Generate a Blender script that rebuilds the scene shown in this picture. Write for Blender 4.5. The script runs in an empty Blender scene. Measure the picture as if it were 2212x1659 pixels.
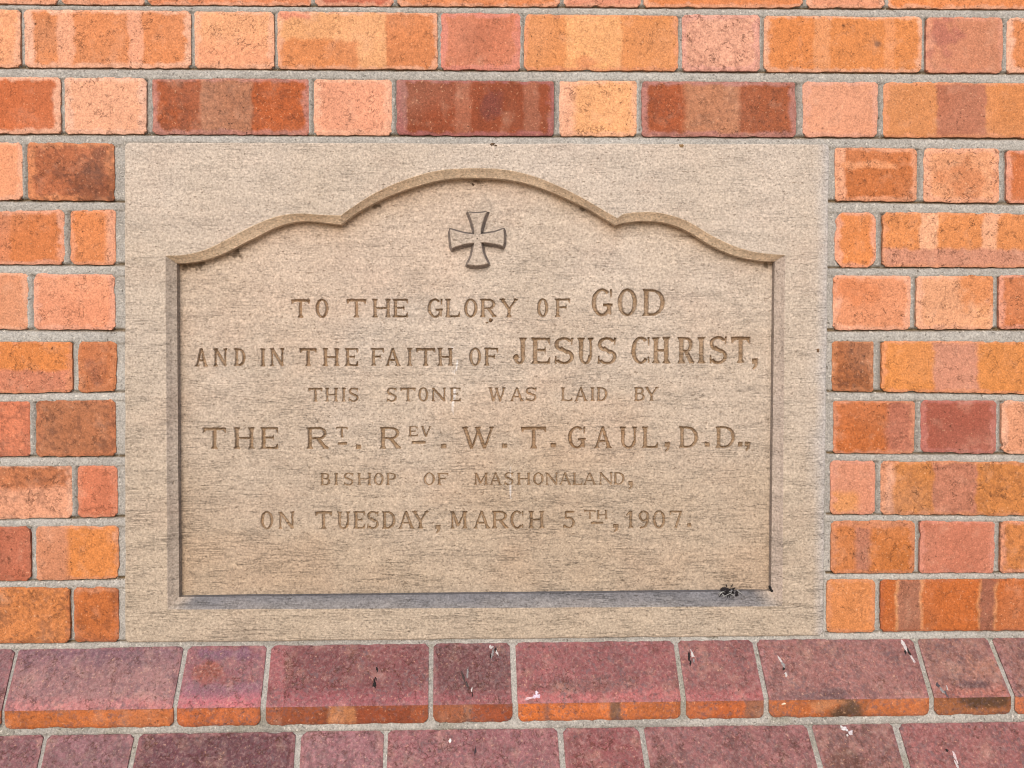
import bpy, bmesh, math
import numpy as np
from mathutils import Euler, Vector

# ------------------------------------------------------------------ camera, light, exposure
C = bpy.context.scene
col = C.collection
F = 1671.0                                   # focal length in units of the measured picture (2212 wide)
D = F / 1550.0
PITCH, YAW, ROLL = 0.95, 1.5, 0.0
EYE = Vector((-D * math.tan(math.radians(YAW)), -D, 1.40))
ROT = Euler((math.radians(90 - PITCH), math.radians(ROLL), math.radians(-YAW)), 'XYZ')
cam_d = bpy.data.cameras.new('camera')
cam_d.sensor_width = 36.0
cam_d.lens = 36.0 * F / 2212.0
cam_d.clip_start = 0.02
cam_d.clip_end = 500.0
cam = bpy.data.objects.new('camera', cam_d)
cam.location = EYE
cam.rotation_euler = ROT
col.objects.link(cam)
C.camera = cam

SUN_EL, SUN_AZ = 35.0, -10.0                 # height, and side swing to the left of straight in front
world = bpy.data.worlds.new('World')
C.world = world
world.use_nodes = True
wn = world.node_tree.nodes
wl = world.node_tree.links
wn.clear()
wo = wn.new('ShaderNodeOutputWorld')
wb = wn.new('ShaderNodeBackground')
sky = wn.new('ShaderNodeTexSky')
sky.sky_type = 'NISHITA'
sky.sun_disc = False
sky.sun_elevation = math.radians(SUN_EL)
sky.sun_rotation = math.radians(180 - SUN_AZ)
sky.dust_density = 3.0
wb.inputs['Strength'].default_value = 0.09
wl.new(sky.outputs[0], wb.inputs['Color'])
wl.new(wb.outputs[0], wo.inputs['Surface'])

sun_d = bpy.data.lights.new('sun', 'SUN')
sun_d.energy = 1.5
sun_d.angle = math.radians(36)
sun_d.color = (1.0, 0.92, 0.80)
sun = bpy.data.objects.new('sun', sun_d)
_e, _a = math.radians(SUN_EL), math.radians(SUN_AZ)
sdir = Vector((math.sin(_a) * math.cos(_e), -math.cos(_a) * math.cos(_e), math.sin(_e)))
sun.rotation_euler = sdir.to_track_quat('Z', 'Y').to_euler()
sun.location = (0, -3, 5)
col.objects.link(sun)

C.view_settings.view_transform = 'Standard'
C.view_settings.look = 'None'
C.view_settings.exposure = 0.84
C.view_settings.gamma = 1.0
C.cycles.max_bounces = 4
C.cycles.filter_width = 1.1

# ------------------------------------------------------------------ small tools
RM = np.array(ROT.to_matrix())
EY = np.array(EYE)


def at(px, py, Y=0.0):
    """point of the plane y = Y that was measured at this place of the photograph -> world (x, z)"""
    px, py = np.broadcast_arrays(np.asarray(px, float), np.asarray(py, float))
    v = np.stack([(px - 1106.0) / F, -(py - 829.5) / F, -np.ones_like(px)], -1) @ RM.T
    t = (Y - EY[1]) / v[..., 1]
    return EY[0] + t * v[..., 0], EY[2] + t * v[..., 2]


def _hash(ix, iy, seed):
    h = (ix.astype(np.int64) * 374761393 + iy.astype(np.int64) * 668265263 + int(seed) * 1442695041) & 0xFFFFFFFF
    h = ((h ^ (h >> 13)) * 1274126177) & 0xFFFFFFFF
    h = ((h ^ (h >> 16)) * 2246822519) & 0xFFFFFFFF
    return ((h ^ (h >> 15)) & 0xFFFFFF) / float(0xFFFFFF)


def vn(x, y, seed=0):
    x = np.asarray(x, float)
    y = np.asarray(y, float)
    x, y = np.broadcast_arrays(x, y)
    ix = np.floor(x)
    iy = np.floor(y)
    fx = x - ix
    fy = y - iy
    fx = fx * fx * (3 - 2 * fx)
    fy = fy * fy * (3 - 2 * fy)
    a = _hash(ix, iy, seed)
    b = _hash(ix + 1, iy, seed)
    c = _hash(ix, iy + 1, seed)
    d = _hash(ix + 1, iy + 1, seed)
    return (a * (1 - fx) + b * fx) * (1 - fy) + (c * (1 - fx) + d * fx) * fy


def fbm(x, y, seed=0, oct=3):
    s, a, t = 0, 1.0, 0
    for k in range(oct):
        s = s + a * vn(np.asarray(x) * 2 ** k, np.asarray(y) * 2 ** k, seed + 17 * k)
        t += a
        a *= 0.5
    return s / t


def sm(a, b, x):
    t = np.clip((x - a) / (b - a), 0, 1)
    return t * t * (3 - 2 * t)


def lin(c):
    c = np.asarray(c, float) / 255.0
    return np.where(c <= 0.04045, c / 12.92, ((c + 0.055) / 1.055) ** 2.4)


class Bag:
    """collects vertices, faces and colours for ONE mesh"""

    def __init__(self):
        self.v, self.q, self.t, self.c, self.n = [], [], [], [], 0

    def add(self, v, quads=None, tris=None, c=None):
        v = np.asarray(v, np.float32).reshape(-1, 3)
        self.v.append(v)
        cc = np.ones((len(v), 4), np.float32)
        if c is not None:
            cc[:, :np.asarray(c).shape[-1]] = np.asarray(c).reshape(len(v), -1)
        self.c.append(cc)
        if quads is not None and len(quads):
            self.q.append(np.asarray(quads, np.int64).reshape(-1, 4) + self.n)
        if tris is not None and len(tris):
            self.t.append(np.asarray(tris, np.int64).reshape(-1, 3) + self.n)
        self.n += len(v)

    def build(self, name, material, parent=None, smooth=True):
        v = np.concatenate(self.v)
        c = np.concatenate(self.c)
        q = np.concatenate(self.q) if self.q else np.zeros((0, 4), np.int64)
        t = np.concatenate(self.t) if self.t else np.zeros((0, 3), np.int64)
        me = bpy.data.meshes.new(name)
        me.vertices.add(len(v))
        me.vertices.foreach_set('co', v.ravel())
        loops = np.concatenate([q.ravel(), t.ravel()]).astype(np.int32)
        me.loops.add(len(loops))
        me.loops.foreach_set('vertex_index', loops)
        nf = len(q) + len(t)
        start = np.concatenate([np.arange(len(q)) * 4, len(q) * 4 + np.arange(len(t)) * 3]).astype(np.int32)
        me.polygons.add(nf)
        me.polygons.foreach_set('loop_start', start)
        me.update(calc_edges=True)
        me.polygons.foreach_set('use_smooth', np.full(nf, smooth, bool))
        a = me.color_attributes.new('Col', 'FLOAT_COLOR', 'POINT')
        a.data.foreach_set('color', c.ravel())
        me.materials.append(material)
        me.validate()
        o = bpy.data.objects.new(name, me)
        col.objects.link(o)
        if parent:
            o.parent = parent
        return o


def grid_faces(nu, nv):
    i = np.arange(nv - 1)[:, None] * nu + np.arange(nu - 1)[None, :]
    return np.stack([i, i + nu, i + nu + 1, i + 1], -1).reshape(-1, 4)   # v runs downwards, faces -y


def tag(o, label, cat, group=None, kind=None):
    if label:
        o['label'] = label
    if cat:
        o['category'] = cat
    if group:
        o['group'] = group
    if kind:
        o['kind'] = kind
    return o


def empty(name, loc=(0, 0, 0)):
    o = bpy.data.objects.new(name, None)
    o.empty_display_size = 0.1
    o.location = loc
    col.objects.link(o)
    return o


# ------------------------------------------------------------------ materials
class NT:
    def __init__(self, name, rough=0.9):
        self.m = bpy.data.materials.new(name)
        self.m.use_nodes = True
        self.n = self.m.node_tree.nodes
        self.l = self.m.node_tree.links
        self.p = self.n['Principled BSDF']
        self.p.inputs['Roughness'].default_value = rough
        self.p.inputs['Specular IOR Level'].default_value = 0.25
        self.co = self.n.new('ShaderNodeTexCoord').outputs['Object']

    def link(self, a, b):
        if hasattr(a, 'is_linked') or isinstance(a, bpy.types.NodeSocket):
            self.l.new(a, b)
        else:
            b.default_value = a

    def attr(self, name='Col'):
        a = self.n.new('ShaderNodeAttribute')
        a.attribute_name = name
        return a.outputs['Color'], a.outputs['Alpha']

    def warp(self, scale=(1, 1, 1), rot=(0, 0, 0), co=None):
        m = self.n.new('ShaderNodeMapping')
        m.inputs['Scale'].default_value = scale
        m.inputs['Rotation'].default_value = rot
        self.l.new(co or self.co, m.inputs['Vector'])
        return m.outputs[0]

    def noise(self, scale, detail=2.0, rough=0.55, co=None, dist=0.0):
        t = self.n.new('ShaderNodeTexNoise')
        t.inputs['Scale'].default_value = scale
        t.inputs['Detail'].default_value = detail
        t.inputs['Roughness'].default_value = rough
        t.inputs['Distortion'].default_value = dist
        self.l.new(co or self.co, t.inputs['Vector'])
        return t.outputs['Fac'], t.outputs['Color']

    def voro_edge(self, scale, co=None, rnd=1.0):
        t = self.n.new('ShaderNodeTexVoronoi')
        t.feature = 'DISTANCE_TO_EDGE'
        t.inputs['Scale'].default_value = scale
        t.inputs['Randomness'].default_value = rnd
        self.l.new(co or self.co, t.inputs['Vector'])
        return t.outputs['Distance']

    def remap(self, x, a, b, c, d):
        m = self.n.new('ShaderNodeMapRange')
        m.clamp = True
        self.l.new(x, m.inputs[0])
        for i, k in enumerate((a, b, c, d)):
            m.inputs[i + 1].default_value = k
        return m.outputs[0]

    def math(self, op, a, b=0.0):
        m = self.n.new('ShaderNodeMath')
        m.operation = op
        self.link(a, m.inputs[0])
        self.link(b, m.inputs[1])
        return m.outputs[0]

    def vadd(self, a, b, k):
        s = self.n.new('ShaderNodeVectorMath')
        s.operation = 'MULTIPLY_ADD'
        self.l.new(b, s.inputs[0])
        s.inputs[1].default_value = (k, k, k)
        self.l.new(a, s.inputs[2])
        return s.outputs[0]

    def mix(self, f, a, b, mode='MIX'):
        m = self.n.new('ShaderNodeMix')
        m.data_type = 'RGBA'
        m.blend_type = mode
        self.link(f, m.inputs[0])
        for s, k in ((a, 6), (b, 7)):
            if isinstance(s, bpy.types.NodeSocket):
                self.l.new(s, m.inputs[k])
            else:
                m.inputs[k].default_value = (*s, 1.0)
        return m.outputs[2]

    def gray(self, x):
        c = self.n.new('ShaderNodeCombineColor')
        for i in range(3):
            self.l.new(x, c.inputs[i])
        return c.outputs[0]

    def finish(self, colour, height=None, dist=0.001, strength=1.0):
        self.l.new(colour, self.p.inputs['Base Color'])
        if height is not None:
            b = self.n.new('ShaderNodeBump')
            b.inputs['Distance'].default_value = dist
            b.inputs['Strength'].default_value = strength
            self.l.new(height, b.inputs['Height'])
            self.l.new(b.outputs[0], self.p.inputs['Normal'])
        return self.m


def brick_material(name, spk=1.0, rough_grain=0.0):
    t = NT(name, 0.88)
    base, crk = t.attr()
    g, _ = t.noise(420, 3, 0.65)
    g2, _ = t.noise(150, 2, 0.6)
    grain = t.math('MULTIPLY', t.remap(g, 0.3, 0.7, 0.70, 1.28), t.remap(g2, 0.3, 0.7, 0.88, 1.12))
    c = t.mix(1.0, base, t.gray(grain), 'MULTIPLY')
    # hue drift
    h, _ = t.noise(38, 3)
    c = t.mix(t.remap(h, 0.55, 0.8, 0.0, 0.22), c, (0.62, 0.40, 0.30))
    # pale grains of grog
    w, _ = t.noise(300, 1)
    c = t.mix(t.remap(w, 0.66, 0.76, 0.0, 0.40 * spk), c, (0.62, 0.38, 0.24))
    if rough_grain:
        q, _ = t.noise(230, 3, 0.65)
        c = t.mix(t.math('MULTIPLY', t.remap(q, 0.48, 0.72, 0.0, 0.50 * rough_grain), t.remap(crk, 0.42, 0.58, 0.0, 1.0)), c, (0.50, 0.36, 0.34))
        q, _ = t.noise(190, 3, 0.65, t.warp((1, 1, 1), (0.5, 0.3, 0.2)))
        q2, _ = t.noise(22, 3)
        c = t.mix(t.math('MULTIPLY', t.remap(q, 0.50, 0.64, 0.0, 1.0), t.remap(q2, 0.35, 0.65, 0.15, 0.75)), c, (0.10, 0.065, 0.075))
    # dark burnt specks
    s, _ = t.noise(210, 2, 0.6)
    c = t.mix(t.math('MULTIPLY', t.remap(s, 0.63, 0.70, 0.0, 0.78 * spk), t.remap(t.noise(9, 1)[0], 0.38, 0.62, 0.12, 1.0)), c, (0.05, 0.022, 0.014))
    # hair cracks: short wandering lines of two sizes
    f1, _ = t.noise(85, 4, 0.6, None, 0.4)
    m1, _ = t.noise(55, 2)
    k1 = t.math('MULTIPLY', t.remap(t.math('ABSOLUTE', t.math('SUBTRACT', f1, 0.5)), 0.0, 0.022, 1.0, 0.0), t.remap(m1, 0.52, 0.60, 0.0, 1.0))
    f2, _ = t.noise(1.0, 3, 0.6, t.warp((170, 170, 230), (0.3, 0.2, 0.1)), 0.3)
    m2, _ = t.noise(90, 2)
    k2 = t.math('MULTIPLY', t.remap(t.math('ABSOLUTE', t.math('SUBTRACT', f2, 0.5)), 0.0, 0.032, 1.0, 0.0), t.remap(m2, 0.48, 0.62, 0.0, 0.50))
    k = t.math('MULTIPLY', t.math('MAXIMUM', k1, k2), crk)
    c = t.mix(t.math('MULTIPLY', k, 0.8), c, (0.10, 0.04, 0.022))
    hgt = t.math('SUBTRACT', t.math('MULTIPLY', g, 0.5), t.math('MULTIPLY', k, 0.8))
    hgt = t.math('SUBTRACT', hgt, t.remap(s, 0.645, 0.72, 0.0, 0.7))
    return t.finish(c, hgt, 0.0012, 0.8)


def mortar_material():
    t = NT('mortar', 0.95)
    base, _ = t.attr()
    g, _ = t.noise(380, 3, 0.7)
    g2, _ = t.noise(60, 3)
    k = t.math('MULTIPLY', t.remap(g, 0.3, 0.7, 0.62, 1.34), t.remap(g2, 0.3, 0.7, 0.88, 1.12))
    c = t.mix(1.0, base, t.gray(k), 'MULTIPLY')
    w, _ = t.noise(240, 1)
    c = t.mix(t.remap(w, 0.67, 0.74, 0.0, 0.7), c, (0.55, 0.52, 0.48))
    s, _ = t.noise(170, 2)
    c = t.mix(t.remap(s, 0.66, 0.72, 0.0, 0.7), c, (0.06, 0.05, 0.04))
    return t.finish(c, t.math('ADD', g, t.math('MULTIPLY', s, -0.5)), 0.0018, 0.9)


def stone_material():
    t = NT('sandstone', 0.92)
    tint, _ = t.attr()
    a, _ = t.noise(5.0, 4, 0.6)
    c = t.mix(t.remap(a, 0.25, 0.75, 0.0, 1.0), STONE_A, STONE_B)
    b, _ = t.noise(9.0, 3, 0.6, t.warp((1, 1, 1.6)))
    c = t.mix(t.remap(b, 0.5, 0.75, 0.0, 0.55), c, STONE_C)
    # bedding: long faint streaks
    st, _ = t.noise(1.0, 4, 0.6, t.warp((7, 7, 85)))
    c = t.mix(1.0, c, t.gray(t.remap(st, 0.3, 0.7, 0.92, 1.08)), 'MULTIPLY')
    # grain
    g, _ = t.noise(330, 3, 0.7)
    g3, _ = t.noise(170, 2, 0.6, t.warp((1, 1, 1.8)))
    k = t.math('MULTIPLY', t.remap(g, 0.28, 0.72, 0.62, 1.36), t.remap(g3, 0.3, 0.7, 0.86, 1.14))
    c = t.mix(1.0, c, t.gray(k), 'MULTIPLY')
    p, _ = t.noise(260, 2, 0.6, t.warp((0.6, 1, 1.3)))
    c = t.mix(t.remap(p, 0.63, 0.72, 0.0, 0.55), c, (0.12, 0.085, 0.055))
    # wormy dark pits between the grains
    wf, _ = t.noise(1.0, 2, 0.6, t.warp((190, 190, 300)), 0.5)
    wm, _ = t.noise(40, 3, 0.6)
    wk = t.math('MULTIPLY', t.remap(t.math('ABSOLUTE', t.math('SUBTRACT', wf, 0.5)), 0.0, 0.030, 1.0, 0.0), t.remap(wm, 0.40, 0.62, 0.15, 0.8))
    c = t.mix(t.math('MULTIPLY', wk, 0.42), c, (0.13, 0.10, 0.075))
    # hairline cracks along the bedding
    f, _ = t.noise(1.0, 3, 0.6, t.warp((34, 34, 430)), 0.35)
    m, _ = t.noise(1.0, 4, 0.65, t.warp((20, 20, 60)))
    ca = t.math('MULTIPLY', t.remap(t.math('ABSOLUTE', t.math('SUBTRACT', f, 0.5)), 0.0, 0.024, 0.7, 0.0), t.remap(m, 0.44, 0.62, 0.0, 1.0))
    f, _ = t.noise(1.0, 4, 0.6, t.warp((8, 8, 190)), 0.25)
    m, _ = t.noise(1.0, 3, 0.6, t.warp((16, 16, 44), (0.4, 0.1, 0.02)))
    cb_ = t.math('MULTIPLY', t.remap(t.math('ABSOLUTE', t.math('SUBTRACT', f, 0.5)), 0.0, 0.0075, 1.0, 0.0), t.remap(m, 0.50, 0.60, 0.0, 1.0))
    sx = t.n.new('ShaderNodeSeparateXYZ')
    t.l.new(t.co, sx.inputs[0])
    # the bed exposed near the foot of the block has weathered open more
    ck = t.math('MULTIPLY', t.math('MAXIMUM', ca, cb_), t.remap(sx.outputs[2], 1.15, 1.62, 1.0, 0.42))
    c = t.mix(t.math('MULTIPLY', ck, 0.44), c, (0.10, 0.08, 0.06))
    c = t.mix(1.0, c, tint, 'MULTIPLY')
    h = t.math('SUBTRACT', t.math('MULTIPLY', g, 0.6), t.math('MULTIPLY', ck, 0.9))
    h = t.math('SUBTRACT', h, t.remap(p, 0.63, 0.72, 0.0, 0.5))
    return t.finish(c, h, 0.0011, 0.8)


def plain_material(name, rough=0.8):
    t = NT(name, rough)
    base, _ = t.attr()
    g, _ = t.noise(500, 3, 0.6)
    c = t.mix(1.0, base, t.gray(t.remap(g, 0.3, 0.7, 0.7, 1.25)), 'MULTIPLY')
    return t.finish(c, g, 0.0006, 0.8)


STONE_A = (0.388, 0.328, 0.274)
STONE_B = (0.418, 0.366, 0.326)
STONE_C = (0.405, 0.328, 0.278)
M_BRICK = brick_material('red_brick')
M_PLINTH = brick_material('purple_plinth_brick', 0.8, 0.45)
M_PLINTH.node_tree.nodes['Principled BSDF'].inputs['Roughness'].default_value = 0.68
M_PLINTH.node_tree.nodes['Principled BSDF'].inputs['Specular IOR Level'].default_value = 0.35
M_MORTAR = mortar_material()
M_STONE = stone_material()
M_DIRT = plain_material('dried_dirt')

KB = 1.45          # how much brighter than its own colour a sunless-day wall looks at this exposure
KP = 1.82          # the same for the sloping plinth faces, which see more sky


# ------------------------------------------------------------------ one brick
def brick(bag, TL, TR, BR, BL, spec, seed, res, top=0.0, bot=0.0, K=KB, rad=0.0024, back=0.012, roll=0.0014, open_=None, open_seed=0):
    """four corners as (x, z); top/bot = y of the upper and lower edge (a sloping face when they differ)"""
    rs = np.random.RandomState(seed % 2 ** 31)
    TL, TR, BR, BL = [np.asarray(p, float) for p in (TL, TR, BR, BL)]
    W = np.linalg.norm(TR - TL)
    H = math.hypot(np.linalg.norm(BL - TL), bot - top)
    nu = max(5, int(W / res) + 1)
    nv = max(4, int(H / res) + 1)
    u = np.linspace(0, 1, nu)
    v = np.linspace(0, 1, nv)
    u, v = np.meshgrid(u, v)
    du = np.minimum(u, 1 - u) * W
    dv = np.minimum(v, 1 - v) * H
    dvo = dv if open_ is None else (v * H if open_ == 'bot' else (1 - v) * H)
    su = np.where(u < 0.5, 1, -1)
    sv = np.where(v < 0.5, 1, -1)
    amp = spec.get('ragged', 1.0)
    fine = res < 0.006

    def edge(t, L, k, s):
        n = fbm(t * L * 90, k * 3.3, s, 3) - 0.5
        chip = np.clip(vn(t * L * 45, k * 7.1, s + 5) - 0.80, 0, 1) * 5
        return amp * (0.0022 * n + 0.0020 * chip)
    r = rad * (0.6 + 0.7 * rs.rand())
    if fine:
        iu = edge(v, H, np.where(u < 0.5, 0, 1), seed) - 0.0004
        iv = edge(u, W, np.where(v < 0.5, 2, 3), seed + 9) * 1.3 - 0.0004
        iu = iu + (r - np.sqrt(np.maximum(r * r - np.clip(r - dvo, 0, r) ** 2, 0)))
        iv = iv + (r - np.sqrt(np.maximum(r * r - np.clip(r - du, 0, r) ** 2, 0)))
        if open_:
            iv = np.where((v > 0.5) == (open_ == 'bot'), 0.0, iv)
            iu = edge(v * 0 + 0.3, H, np.where(u < 0.5, 0, 1), open_seed) + (iu - edge(v, H, np.where(u < 0.5, 0, 1), seed))
        fu = np.clip(1 - du / 0.016, 0, 1)
        fv = np.clip(1 - dv / 0.016, 0, 1)
        uu = u + su * iu * fu / W
        vv = v + sv * iv * fv / H
    else:
        uu, vv = u, v
    X = (TL[0] * (1 - uu) + TR[0] * uu) * (1 - vv) + (BL[0] * (1 - uu) + BR[0] * uu) * vv
    Z = (TL[1] * (1 - uu) + TR[1] * uu) * (1 - vv) + (BL[1] * (1 - uu) + BR[1] * uu) * vv
    d = np.minimum(du, dvo)
    y0 = top * (1 - vv) + bot * vv
    Y = y0 + spec.get('out', (rs.rand() - 0.5) * 0.0012)
    if fine:
        rr = roll
        Y = Y + rr * 0.8 * np.clip(1 - d / 0.0042, 0, 1) ** 2
        Y = Y + 0.0007 * (fbm(X * 120, Z * 120, seed + 3) - 0.5) + 0.0012 * (fbm(X * 18, Z * 18, seed + 4) - 0.5)
    # colour
    wob = (fbm(X * 110, Z * 110, seed + 21, 2) - 0.5)
    wu = u + wob * 0.006 / W + (vn(v * 3 + 3, seed % 97, 8) - 0.5) * 0.003 / W
    wv = v + wob * 0.007 / H + (vn(u * 4, seed % 89, 9) - 0.5) * 0.003 / H
    c = np.ones(u.shape + (3,)) * lin(spec['c'])
    lo = fbm(X * 22, Z * 22, seed + 31, 3)
    mott = spec.get('mott', 0.12)
    c = c * (1 + mott * 2.2 * (lo - 0.5))[..., None]
    for bd in spec.get('bands', []):
        u0, u1, v0, v1, bc = bd[:5]
        soft = bd[5] if len(bd) > 5 else 0.0022
        m = sm(u0 - soft / W, u0 + soft / W, wu) if u0 > 0 else np.ones_like(u)
        if u1 < 1:
            m = m * (1 - sm(u1 - soft / W, u1 + soft / W, wu))
        if v0 > 0:
            m = m * sm(v0 - soft / H, v0 + soft / H, wv)
        if v1 < 1:
            m = m * (1 - sm(v1 - soft / H, v1 + soft / H, wv))
        tone = 1 + mott * 1.6 * (fbm(X * 30, Z * 30, seed + 77) - 0.5)
        c = c * (1 - m[..., None]) + (lin(bc) * tone[..., None]) * m[..., None]
    e = spec.get('edge')
    if e:
        ec, es, ew = e
        de = np.minimum(du * spec.get('edgeu', 1.0), dv * spec.get('edgev', 1.6)) + wob * 0.012
        m = es * (1 - sm(ew * 0.45, ew, de)) * (0.8 + 0.7 * fbm(X * 40, Z * 40, seed + 55))
        m = np.clip(m, 0, 1)[..., None]
        c = c * (1 - m) + lin(ec) * m
    for (cu, cv, ru, rv, sc, ss) in spec.get('spots', []):
        q = np.hypot((u - cu) / ru, (v - cv) / rv) + (fbm(X * 70, Z * 70, seed + 91) - 0.5) * 1.3
        m = (ss * (1 - sm(0.45, 1.05, q)))[..., None]
        c = c * (1 - m) + lin(sc) * m
    dirt = spec.get('dirt', 0)
    if dirt:
        q = 0.6 * fbm(X * 260, Z * 260, seed + 61, 2) + 0.4 * fbm(X * 60, Z * 60, seed + 62, 3)
        m = (dirt * sm(0.48, 0.66, q))[..., None]
        c = c * (1 - m) + lin(spec.get('dirtc', (70, 45, 45))) * m
    c = c * np.array(spec.get('hue', (1, 1, 1)))
    lum = (c * (0.3, 0.55, 0.15)).sum(-1, keepdims=True)
    c = (c * 0.91 + lum * 0.09 * np.array((1.12, 1.0, 0.92))) * np.array(spec.get('shift', (1.0, 1.03, 1.03)))
    dust = (np.clip(fbm(X * 14 + seed % 31, Z * 14, seed + 41, 3) - 0.45, 0, 1) * 0.55)[..., None] * spec.get('dust', 1.0)
    c = c * (1 - dust) + (0.45 * c + 0.55 * np.array((0.74, 0.52, 0.42)) * K * 0.55) * dust
    c = np.clip(c / K, 0.004, 0.9)
    ca = np.concatenate([c, np.full(u.shape + (1,), spec.get('crk', (0.25 if K != KP else 0.6) + (0.7 if K != KP else 0.4) * rs.rand() ** 1.3))], -1)
    P = np.stack([X, Y, Z], -1)
    bag.add(P, grid_faces(nu, nv), c=ca.reshape(-1, 4))
    # skirt into the mortar
    idx = np.arange(nu * nv).reshape(nv, nu)
    loop = np.concatenate([idx[0, :-1], idx[:-1, -1], idx[-1, :0:-1], idx[:0:-1, 0]])
    pv = P.reshape(-1, 3)[loop]
    cv_ = ca.reshape(-1, 4)[loop]
    pb = pv.copy()
    pb[:, 1] += back
    n = len(loop)
    i = np.arange(n)
    j = (i + 1) % n
    bag.add(np.concatenate([pv, pb]), np.stack([i, j, j + n, i + n], -1), c=np.concatenate([cv_, cv_]))


# ------------------------------------------------------------------ brick courses (measured on the photograph)
PALE = (240, 178, 150)
PINK = (226, 150, 125)
MAUVE = (178, 118, 112)


def S(c, *bands, edge=None, **k):
    d = dict(c=c, bands=list(bands), **k)
    d['edge'] = edge or (PALE, 0.55, 0.007)
    return d


def V(u0, u1, c, v0=0, v1=1, soft=0.0022):
    return (u0, u1, v0, v1, c, soft)


# (y at x=0, y at x=2212) of the upper and the lower edge, then bricks as (x0, x1, spec)
ROWS = {}
ROWS[0] = dict(top=(-117, -107), bot=(6, 16), b=[
    (-60, 125, S((232, 150, 112))), (133, 311, S((225, 140, 100))), (319, 673, S((222, 128, 82))),
    (681, 850, S((196, 104, 78))), (859, 1210, S((224, 132, 80))), (1218, 1384, S((226, 142, 112))),
    (1392, 1735, S((224, 130, 72))), (1743, 1912, S((230, 150, 115))), (1920, 2272, S((226, 132, 70)))])
ROWS[1] = dict(top=(18, 37), bot=(142, 155), b=[
    (-130, 42, S((236, 160, 116))),
    (52, 411, S((216, 132, 80), V(0, .06, PALE), V(.20, .30, (236, 162, 126)), V(.625, .715, (234, 160, 126)), edge=(PALE, .8, .011), crk=.8)),
    (420, 591, S((240, 168, 122), V(0, 1, (236, 158, 118), .55, 1, .02), edge=(PALE, .6, .009), crk=.8)),
    (600, 944, S((236, 166, 112), V(0, .5, (218, 134, 78), .5, 1, .004), V(.68, 1, (214, 130, 78)), V(0, .2, (224, 138, 108), 0, .14))),
    (952, 1124, S((208, 122, 90), edge=((220, 135, 118), .9, .012), mott=.2, crk=.5)),
    (1133, 1465, S((220, 140, 80), V(.27, .63, (240, 168, 108)), edge=((232, 150, 110), .6, .008), spots=[(.4, .85, .12, .15, (206, 116, 66), .6)])),
    (1474, 1641, S((232, 166, 140), edge=((226, 160, 146), .7, .012), crk=1.0, dirt=.35, dirtc=(150, 90, 75))),
    (1651, 1992, S((222, 136, 72), V(.315, .42, (226, 148, 96)), V(.76, .83, (228, 146, 92)), V(0, .31, (220, 132, 68)), edge=(PALE, .6, .008), spots=[(.72, .5, .025, .07, (110, 70, 50), .8), (.5, .18, .015, .05, (80, 50, 35), .8)])),
    (2002, 2166, S((206, 132, 100), edge=((222, 148, 122), .6, .010), spots=[(.2, .35, .3, .5, (182, 106, 92), .8)])),
    (2176, 2350, S((218, 132, 76), edge=(PALE, .9, .012)))]
)
ROWS[2] = dict(top=(164, 178), bot=(286, 295), b=[
    (-225, 129, S((200, 104, 56), edge=(PALE, .75, .012), V0=0)),
    (139, 315, S((236, 168, 134), edge=((238, 182, 158), .7, .012), crk=.8)),
    (327, 668, S((168, 84, 44), V(.315, .64, (180, 118, 88)), V(.65, 1, (186, 92, 42)), edge=((196, 132, 122), .75, .011), dirt=.3)),
    (678, 846, S((234, 158, 126), edge=(PALE, .6, .012), crk=.7, mott=.16)),
    (857, 1196, S((146, 70, 40), V(.37, .465, (170, 98, 72)), V(.80, .905, (166, 98, 74)), V(0, .06, (164, 104, 98)), edge=((168, 100, 98), .8, .009), mott=.2, spots=[(.6, .4, .08, .3, (128, 66, 58), .8)])),
    (1207, 1376, S((238, 168, 114), V(0, .2, (238, 172, 140), 0, 1, .008), edge=(PALE, .5, .010))),
    (1387, 1720, S((168, 84, 46), V(.27, .63, (192, 126, 92), 0, 1, .006), V(.64, .95, (166, 82, 40)), edge=((186, 124, 116), .85, .012), dirt=.25)),
    (1735, 1896, S((228, 154, 120), edge=((226, 160, 138), .7, .010), mott=.15)),
    (1909, 2250, S((212, 136, 82), V(.33, .645, (184, 110, 82)), V(.65, 1, (214, 134, 76)), edge=((228, 150, 110), .6, .007)))])
L3, R3 = {}, {}
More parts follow.
